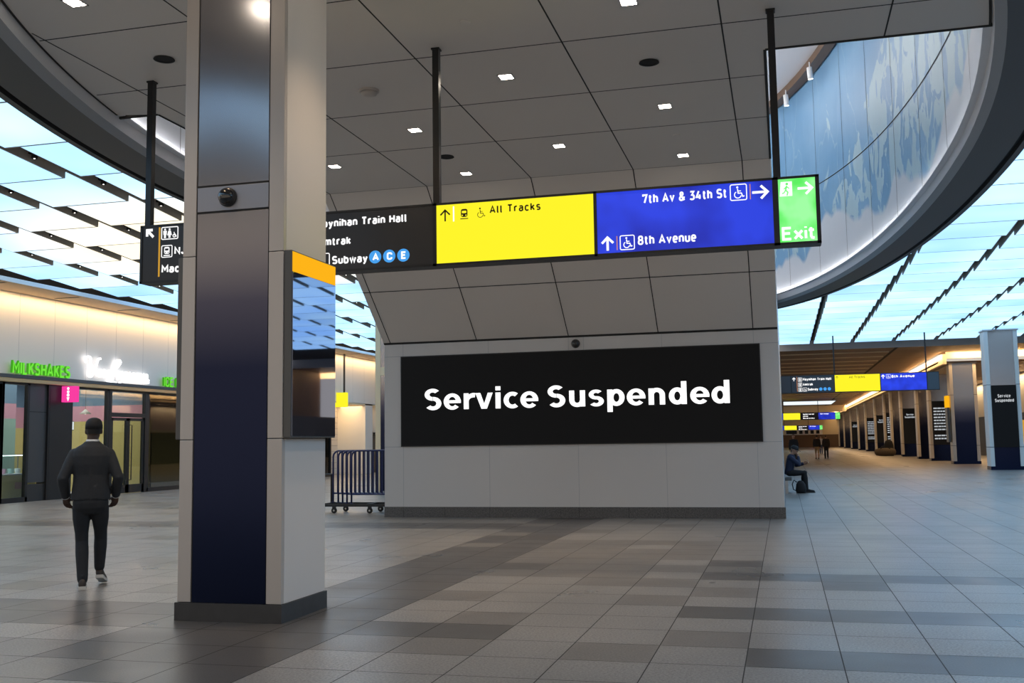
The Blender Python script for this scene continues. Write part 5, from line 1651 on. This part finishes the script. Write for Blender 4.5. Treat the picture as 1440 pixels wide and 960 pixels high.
# --- walking man in a dark suit, seen from behind (local frame: faces +Y)
man = thing('person', 'man in a dark suit and black cap walking away toward the shop', 'person', (-7.37, 9.86, 0), math.radians(34))
S = {-1: dict(sh=(-0.172, 0.0, 1.445), el=(-0.285, -0.06, 1.19), wr=(-0.262, 0.08, 0.985), hip=(-0.095, 0, 0.94), kn=(-0.082, 0.035, 0.50), an=(-0.060, -0.06, 0.09)),
     1: dict(sh=(0.172, 0.0, 1.445), el=(0.278, -0.06, 1.19), wr=(0.252, 0.09, 0.985), hip=(0.095, 0, 0.94), kn=(0.105, 0.14, 0.53), an=(0.098, 0.16, 0.135))}
body = MB()
body.rings([((0, 0, 0.90), 0.13, 0.09), ((0, 0, 1.1), 0.13, 0.085), ((0, 0.0, 1.35), 0.16, 0.09), ((0, -0.01, 1.48), 0.14, 0.075), ((0, 0.0, 1.55), 0.06, 0.055), ((0, 0.012, 1.60), 0.056, 0.056), ((0, 0.02, 1.66), 0.055, 0.056)])
P_, M_ = head(body, (0.012, 0.035, 1.715), (0, 1, 0.02), (0, 0, 1), 1.04)
for s_ in (-1, 1):
    J = S[s_]
    limb(body, J['sh'], J['el'], J['wr'], 0.045, 0.036, 0.026); limb(body, J['hip'], J['kn'], J['an'], 0.07, 0.05, 0.038)
    hand(body, J['wr'], (0.10 * -s_, 0.55, -0.75), (-s_, 0.3, 0.1), 0.7, (-s_ * 0.8, 0.3, -0.4))
remesh(body, 'body', 'skin_dark', man, 0.009, 2)
eyes(man, P_, 1.04)
j = MB()
j.rings([((0, 0.005, 0.95), 0.202, 0.135), ((0, 0.005, 1.02), 0.200, 0.135), ((0, 0.0, 1.15), 0.188, 0.125), ((0, 0.0, 1.22), 0.186, 0.122), ((0, -0.005, 1.34), 0.205, 0.132), ((0, -0.012, 1.43), 0.212, 0.125),
         ((0, -0.012, 1.485), 0.195, 0.110), ((0, -0.010, 1.525), 0.155, 0.098), ((0.002, -0.004, 1.555), 0.108, 0.084), ((0.004, 0.0, 1.588), 0.074, 0.072)])
for s_ in (-1, 1):
    J = S[s_]; limb(j, J['sh'], J['el'], V(J['wr']).lerp(V(J['el']), 0.06), 0.070, 0.058, 0.047)
    # wrinkles at the elbow
    j.tube([V(J['el']) + V((0.05, 0.04, 0.03)), V(J['el']) + V((0, -0.058, 0.0)), V(J['el']) + V((-0.05, 0.04, -0.02))], 0.012, 6)
# centre back seam / vent folds
j.tube([(0, -0.122, 1.0), (0, -0.122, 1.2), (0, -0.128, 1.4)], 0.008, 6); j.tube([(0.06, -0.125, 0.97), (0.05, -0.127, 1.10)], 0.012, 6); j.tube([(-0.16, -0.075, 1.22), (0, -0.118, 1.18), (0.16, -0.075, 1.23)], 0.011, 6)
jo = remesh(j, 'suit_jacket', 'suit', man, 0.010, 3)
m = MB(); m.rings([((0.005, 0.004, 1.578), 0.073, 0.071), ((0.006, 0.008, 1.607), 0.067, 0.068)]); m.build('shirt_collar', 'shirt_white', man, smooth=True, local=True)
for s_ in (-1, 1):
    J = S[s_]; w0 = V(J['wr']); dd = (w0 - V(J['el'])).normalized()
    m = MB(); m.tube([w0 - dd * 0.02, w0 + dd * 0.010], 0.040, 14); m.build('shirt_cuff', 'shirt_white', man, smooth=True, local=True)
t_ = MB()
t_.rings([((0, 0, 1.0), 0.170, 0.115), ((0, -0.005, 0.92), 0.185, 0.125), ((0, -0.005, 0.86), 0.180, 0.12), ((0, 0, 0.80), 0.14, 0.09)])
for s_ in (-1, 1):
    J = S[s_]; limb(t_, (J['hip'][0], J['hip'][1], 0.87), J['kn'], V(J['an']) + V((0, 0, 0.01 if s_ < 0 else 0.07)), 0.094, 0.068, 0.056)
t_.tube([V(S[-1]['an']) + V((0.05, 0.02, 0.06)), V(S[-1]['an']) + V((0, -0.052, 0.05)), V(S[-1]['an']) + V((-0.05, 0.02, 0.06))], 0.012, 6)
remesh(t_, 'trousers', 'trouser', man, 0.010, 3)
shoe(man, (-0.06, -0.10, 0.003), (-0.05, 1, 0), 0.0, 'shoe_brown', 'sole_white', 1.05)
shoe(man, (0.105, 0.13, 0.085), (0.12, 1, 0), math.radians(16), 'shoe_brown', 'sole_white', 1.05)
m = MB()
cp = []
for zz, rx, ry in ((0.005, 0.090, 0.112), (0.045, 0.091, 0.114), (0.085, 0.083, 0.104), (0.112, 0.062, 0.080), (0.126, 0.030, 0.040), (0.129, 0.004, 0.005)):
    cp.append((P_(0, -0.004, zz), rx, ry))
m.rings(cp); cap_o = m.build('cap', 'cap_black', man, smooth=True, local=True)
m = MB(); n = 12
vs = [P_(0.085 * math.cos(PI * k / n), 0.075 + 0.10 * math.sin(PI * k / n), 0.018 - 0.02 * math.sin(PI * k / n)) for k in range(n + 1)] + [P_(0.085 * math.cos(PI * k / n), 0.075 + 0.10 * math.sin(PI * k / n), 0.026 - 0.02 * math.sin(PI * k / n)) for k in range(n + 1)]
m.add(vs, [list(range(n + 1))[::-1], list(range(n + 1, 2 * n + 2))] + [(k, k + 1, n + 2 + k, n + 1 + k) for k in range(n)]); m.build('cap_brim', 'cap_black', cap_o, local=True)
m = MB(); m.rings([(P_(0, -0.012, -0.045), 0.074, 0.094), (P_(0, -0.010, 0.01), 0.0825, 0.105)], cap=False); m.build('hair', 'hair_black', man, smooth=True, local=True)

# --- seated person on a ledge, facing +X (local frame faces +Y, rotated -90)
seat_y = 30.4
t = thing('wall_ledge', 'low grey ledge along the side of the screen wall under the seated person', 'ledge', (0.05, 30.4, 0))
m = MB(); m.bbox(WX1 + 0.02, 0.16, 29.6, 31.4, 0.36, 0.44, 0.008); m.build('seat_slab', 'granite_base', t)
m = MB(); m.box(WX1 + 0.02, 0.06, 29.7, 29.78, 0, 0.36); m.box(WX1 + 0.02, 0.06, 31.2, 31.28, 0, 0.36); m.build('bracket', 'steel', t)


def person(label, loc, rz, joints, mats, neck, headc, hfw, hair='hair_black', torso=None, vox=0.014, cap=None, shoes=True, hands=None, group=None, hscale=1.0, legskin=False):
    p = thing('person', label, 'person', loc, rz, group)
    b = MB()
    pel, chest, nk = [V(a) for a in torso]
    up = (nk - pel).normalized(); lat = V((1, 0, 0)); fwd = up.cross(lat) * -1
    if fwd.y < 0: fwd = -fwd
    R_ = lambda c, a, d: (c, a, d, lat, fwd)
    b.rings([R_(pel, 0.12, 0.08), R_(pel.lerp(nk, 0.4), 0.12, 0.08), R_(pel.lerp(nk, 0.8), 0.14, 0.08), R_(nk, 0.06, 0.055), R_(V(headc) - up * 0.05, 0.05, 0.05)])
    P2, M2 = head(b, headc, hfw, up, hscale)
    for s_ in (-1, 1):
        J = joints[s_]
        limb(b, J['sh'], J['el'], J['wr'], 0.042, 0.035, 0.026); limb(b, J['hip'], J['kn'], J['an'], 0.065, 0.05, 0.04)
        hd = J.get('hd', (0, 0.2, -1)); hand(b, J['wr'], hd, J.get('ts', (-s_, 0.3, 0.1)), J.get('curl', 0.6), J.get('pn', (-s_, 0.1, 0)))
    remesh(b, 'body', mats['skin'], p, vox * 0.8, 1)
    eyes(p, P2, hscale)
    j = MB()
    j.rings([R_(pel - up * 0.06, 0.175, 0.125), R_(pel.lerp(nk, 0.25), 0.17, 0.12), R_(pel.lerp(nk, 0.6), 0.19, 0.125), R_(pel.lerp(nk, 0.85), 0.19, 0.115), R_(pel.lerp(nk, 0.96), 0.12, 0.09), R_(nk + up * 0.01, 0.07, 0.068)])
    for s_ in (-1, 1):
        J = joints[s_]; limb(j, J['sh'], J['el'], V(J['wr']).lerp(V(J['el']), 0.08), 0.07, 0.058, 0.046)
    remesh(j, 'jacket', mats['top'], p, vox, 2)
    q_ = MB()
    q_.rings([R_(pel + up * 0.08, 0.155, 0.105), R_(pel, 0.175, 0.125), R_(pel - up * 0.08, 0.16, 0.115)])
    for s_ in (-1, 1):
        J = joints[s_]
        end = V(J['an']) if not legskin else V(J['kn']).lerp(V(J['an']), 0.05)
        limb(q_, J['hip'], J['kn'], end, 0.092, 0.072, 0.06 if not legskin else 0.074)
    remesh(q_, 'trousers' if not legskin else 'shorts', mats['bottom'], p, vox, 2)
    for s_ in (-1, 1):
        J = joints[s_]; a = V(J['an']); tp = V(J.get('toe', (0, 1, 0)))
        shoe(p, (a.x - tp.x * 0.04, a.y - tp.y * 0.04, 0.003 if a.z < 0.12 else a.z - 0.08), tp, 0.0, mats['shoe'], mats.get('sole', mats['shoe']))
    m = MB()
    if cap:
        hx_, hy_ = M2.col[0].copy(), M2.col[1].copy()
        m.rings([(P2(0, -0.004, z), rx, ry, hx_, hy_) for z, rx, ry in ((0.005, 0.088, 0.110), (0.05, 0.089, 0.111), (0.09, 0.075, 0.095), (0.118, 0.04, 0.05), (0.122, 0.004, 0.005), )][:])
        m.add([P2(-0.08, 0.08, 0.015), P2(0.08, 0.08, 0.015), P2(0.06, 0.175, 0.0), P2(-0.06, 0.175, 0.0), P2(-0.08, 0.08, 0.025), P2(0.08, 0.08, 0.025), P2(0.06, 0.175, 0.01), P2(-0.06, 0.175, 0.01)],
              [(0, 3, 2, 1), (4, 5, 6, 7), (0, 1, 5, 4), (1, 2, 6, 5), (2, 3, 7, 6), (3, 0, 4, 7)])
        m.build('cap', cap, p, smooth=False, local=True)
    else:
        m.ball(P2(0, -0.022, 0.040), (0.086 * hscale, 0.098 * hscale, 0.098 * hscale), 18, 12, M2); m.build('hair', hair, p, smooth=True, local=True)
    return p


SJ = {-1: dict(sh=(-0.18, 0.06, 1.00), el=(-0.20, 0.22, 0.76), wr=(-0.10, 0.42, 0.80), hd=(0.2, 1, 0.25), ts=(0.4, 0, 1), pn=(1, 0, 0.3), curl=1.0, hip=(-0.1, 0.02, 0.55), kn=(-0.12, 0.42, 0.54), an=(-0.12, 0.40, 0.09)),
      1: dict(sh=(0.18, 0.06, 1.00), el=(0.20, 0.30, 0.78), wr=(0.06, 0.285, 1.00), hd=(-0.4, -0.2, 1), ts=(-1, 0, 0.2), pn=(-0.2, -1, 0), curl=0.9, hip=(0.1, 0.02, 0.55), kn=(0.12, 0.44, 0.55), an=(0.13, 0.47, 0.09))}
person('seated person in a navy jacket and dark cap holding a phone', (0.08, seat_y, 0), -PI / 2, SJ, dict(skin='skin_mid', top='navy', bottom='black_cloth', shoe='black_cloth', sole='rubber'),
       None, (0, 0.19, 1.20), (0, 1, -0.35), torso=((0, 0.02, 0.57), (0, 0.06, 0.8), (0, 0.11, 1.06)), cap='cap_black')
t = thing('phone', 'phone with a lit screen in the hand of the seated person', 'phone', (0.60, 30.47, 0.86))
Mx = Matrix.Rotation(math.radians(-40), 4, 'Y')
m = MB(); bx = MB(); bx.bbox(-0.004, 0.004, -0.037, 0.037, -0.075, 0.075, 0.003)
bx.v = [tuple(Mx @ V(v) + V((0.625, 30.47, 0.87))) for v in bx.v]; bx.build('case', 'phone', t)
bx = MB(); bx.box(-0.0062, -0.0042, -0.033, 0.033, -0.069, 0.069); bx.v = [tuple(Mx @ V(v) + V((0.625, 30.47, 0.87))) for v in bx.v]; bx.build('screen', 'e_phone', t)
t = thing('backpack', 'black backpack standing on the floor by the feet of the seated person', 'bag', (0.42, 30.0, 0))
m = MB(); m.rings([((0.40, 29.98, 0.01), 0.13, 0.12), ((0.40, 29.98, 0.1), 0.145, 0.13), ((0.40, 29.98, 0.25), 0.12, 0.115), ((0.395, 29.98, 0.33), 0.07, 0.08), ((0.395, 29.98, 0.35), 0.02, 0.02)]); m.build('bag_body', 'black_cloth', t, smooth=True)
m = MB(); m.tube([(0.30, 29.98, 0.30), (0.22, 29.98, 0.36), (0.17, 29.98, 0.25), (0.20, 29.98, 0.10), (0.29, 29.98, 0.06)], 0.014, 8); m.build('strap', 'black_cloth', t, smooth=True)


def stand(stride=0.12, bag=False):
    return {-1: dict(sh=(-0.18, 0, 1.42), el=(-0.24, 0.0, 1.13), wr=(-0.22, 0.10, 0.90), hip=(-0.09, 0, 0.90), kn=(-0.09, 0.05 + stride / 2, 0.48), an=(-0.085, stride, 0.085)),
            1: dict(sh=(0.18, 0, 1.42), el=(0.24, -0.03, 1.13), wr=(0.23, 0.02, 0.88), hip=(0.09, 0, 0.90), kn=(0.09, 0.03 - stride / 3, 0.48), an=(0.085, -stride, 0.085))}


TOR = ((0, 0, 0.94), (0, 0, 1.2), (0, 0.0, 1.49))
person('standing person in dark clothes behind the seated person', (0.52, 62, 0), PI, stand(0.02), dict(skin='skin_mid', top='black_cloth', bottom='black_cloth', shoe='black_cloth'), None, (0, 0.02, 1.64), (0, 1, 0), torso=TOR, vox=0.03)
person('walking person in dark top and shorts far down the corridor', (2.33, 80, 0), 0, stand(0.16), dict(skin='skin_mid', top='black_cloth', bottom='khaki', shoe='black_cloth'), None, (0, 0.02, 1.64), (0, 1, 0), torso=TOR, vox=0.03, legskin=True)
person('walking person in black with reddish hair far down the corridor', (3.02, 81, 0), 0, stand(0.14), dict(skin='skin_mid', top='black_cloth', bottom='black_cloth', shoe='black_cloth'), None, (0, 0.02, 1.64), (0, 1, 0), torso=TOR, vox=0.03, hair='hair_brown')
person('farthest walking person in a grey top between two dark walkers', (3.55, 108, 0), PI, stand(0.12), dict(skin='skin_mid', top='grey_shirt', bottom='denim', shoe='black_cloth'), None, (0, 0.02, 1.64), (0, 1, 0), torso=TOR, vox=0.03)
# soft luggage by a corridor column
t = thing('duffel_bag', 'brown soft duffel bag lying at the foot of a corridor column', 'bag', (8.0, 90, 0))
m = MB()
m.tube([(7.15, 90, 0.28), (7.22, 90, 0.30), (7.5, 90, 0.33), (8.0, 90, 0.33), (8.5, 90, 0.33), (8.72, 90, 0.30), (8.8, 90, 0.28)], [(0.12, 0.10), (0.26, 0.24), (0.34, 0.31), (0.36, 0.33), (0.34, 0.31), (0.26, 0.24), (0.12, 0.10)], 16); m.build('bag_body', 'bag_brown', t, smooth=True)
for y in (89.8, 90.2):
    m = MB(); m.tube([(7.6, y, 0.55), (7.75, y, 0.78), (8.2, y, 0.78), (8.35, y, 0.55)], 0.03, 8); m.build('strap', 'black_cloth', t, smooth=True)
t = thing('backpack', 'black backpack propped behind the brown duffel bag in the corridor', 'bag', (8.35, 90.75, 0))
m = MB(); m.rings([((8.35, 90.8, 0.0), 0.36, 0.24), ((8.35, 90.8, 0.3), 0.40, 0.27), ((8.35, 90.8, 0.9), 0.38, 0.25), ((8.35, 90.8, 1.2), 0.28, 0.20), ((8.35, 90.8, 1.32), 0.10, 0.08)]); m.build('bag_body', 'black_cloth', t, smooth=True)
m = MB(); m.bbox(8.12, 8.58, 90.45, 90.56, 0.15, 0.7, 0.03); m.build('pocket', 'black_cloth', t)
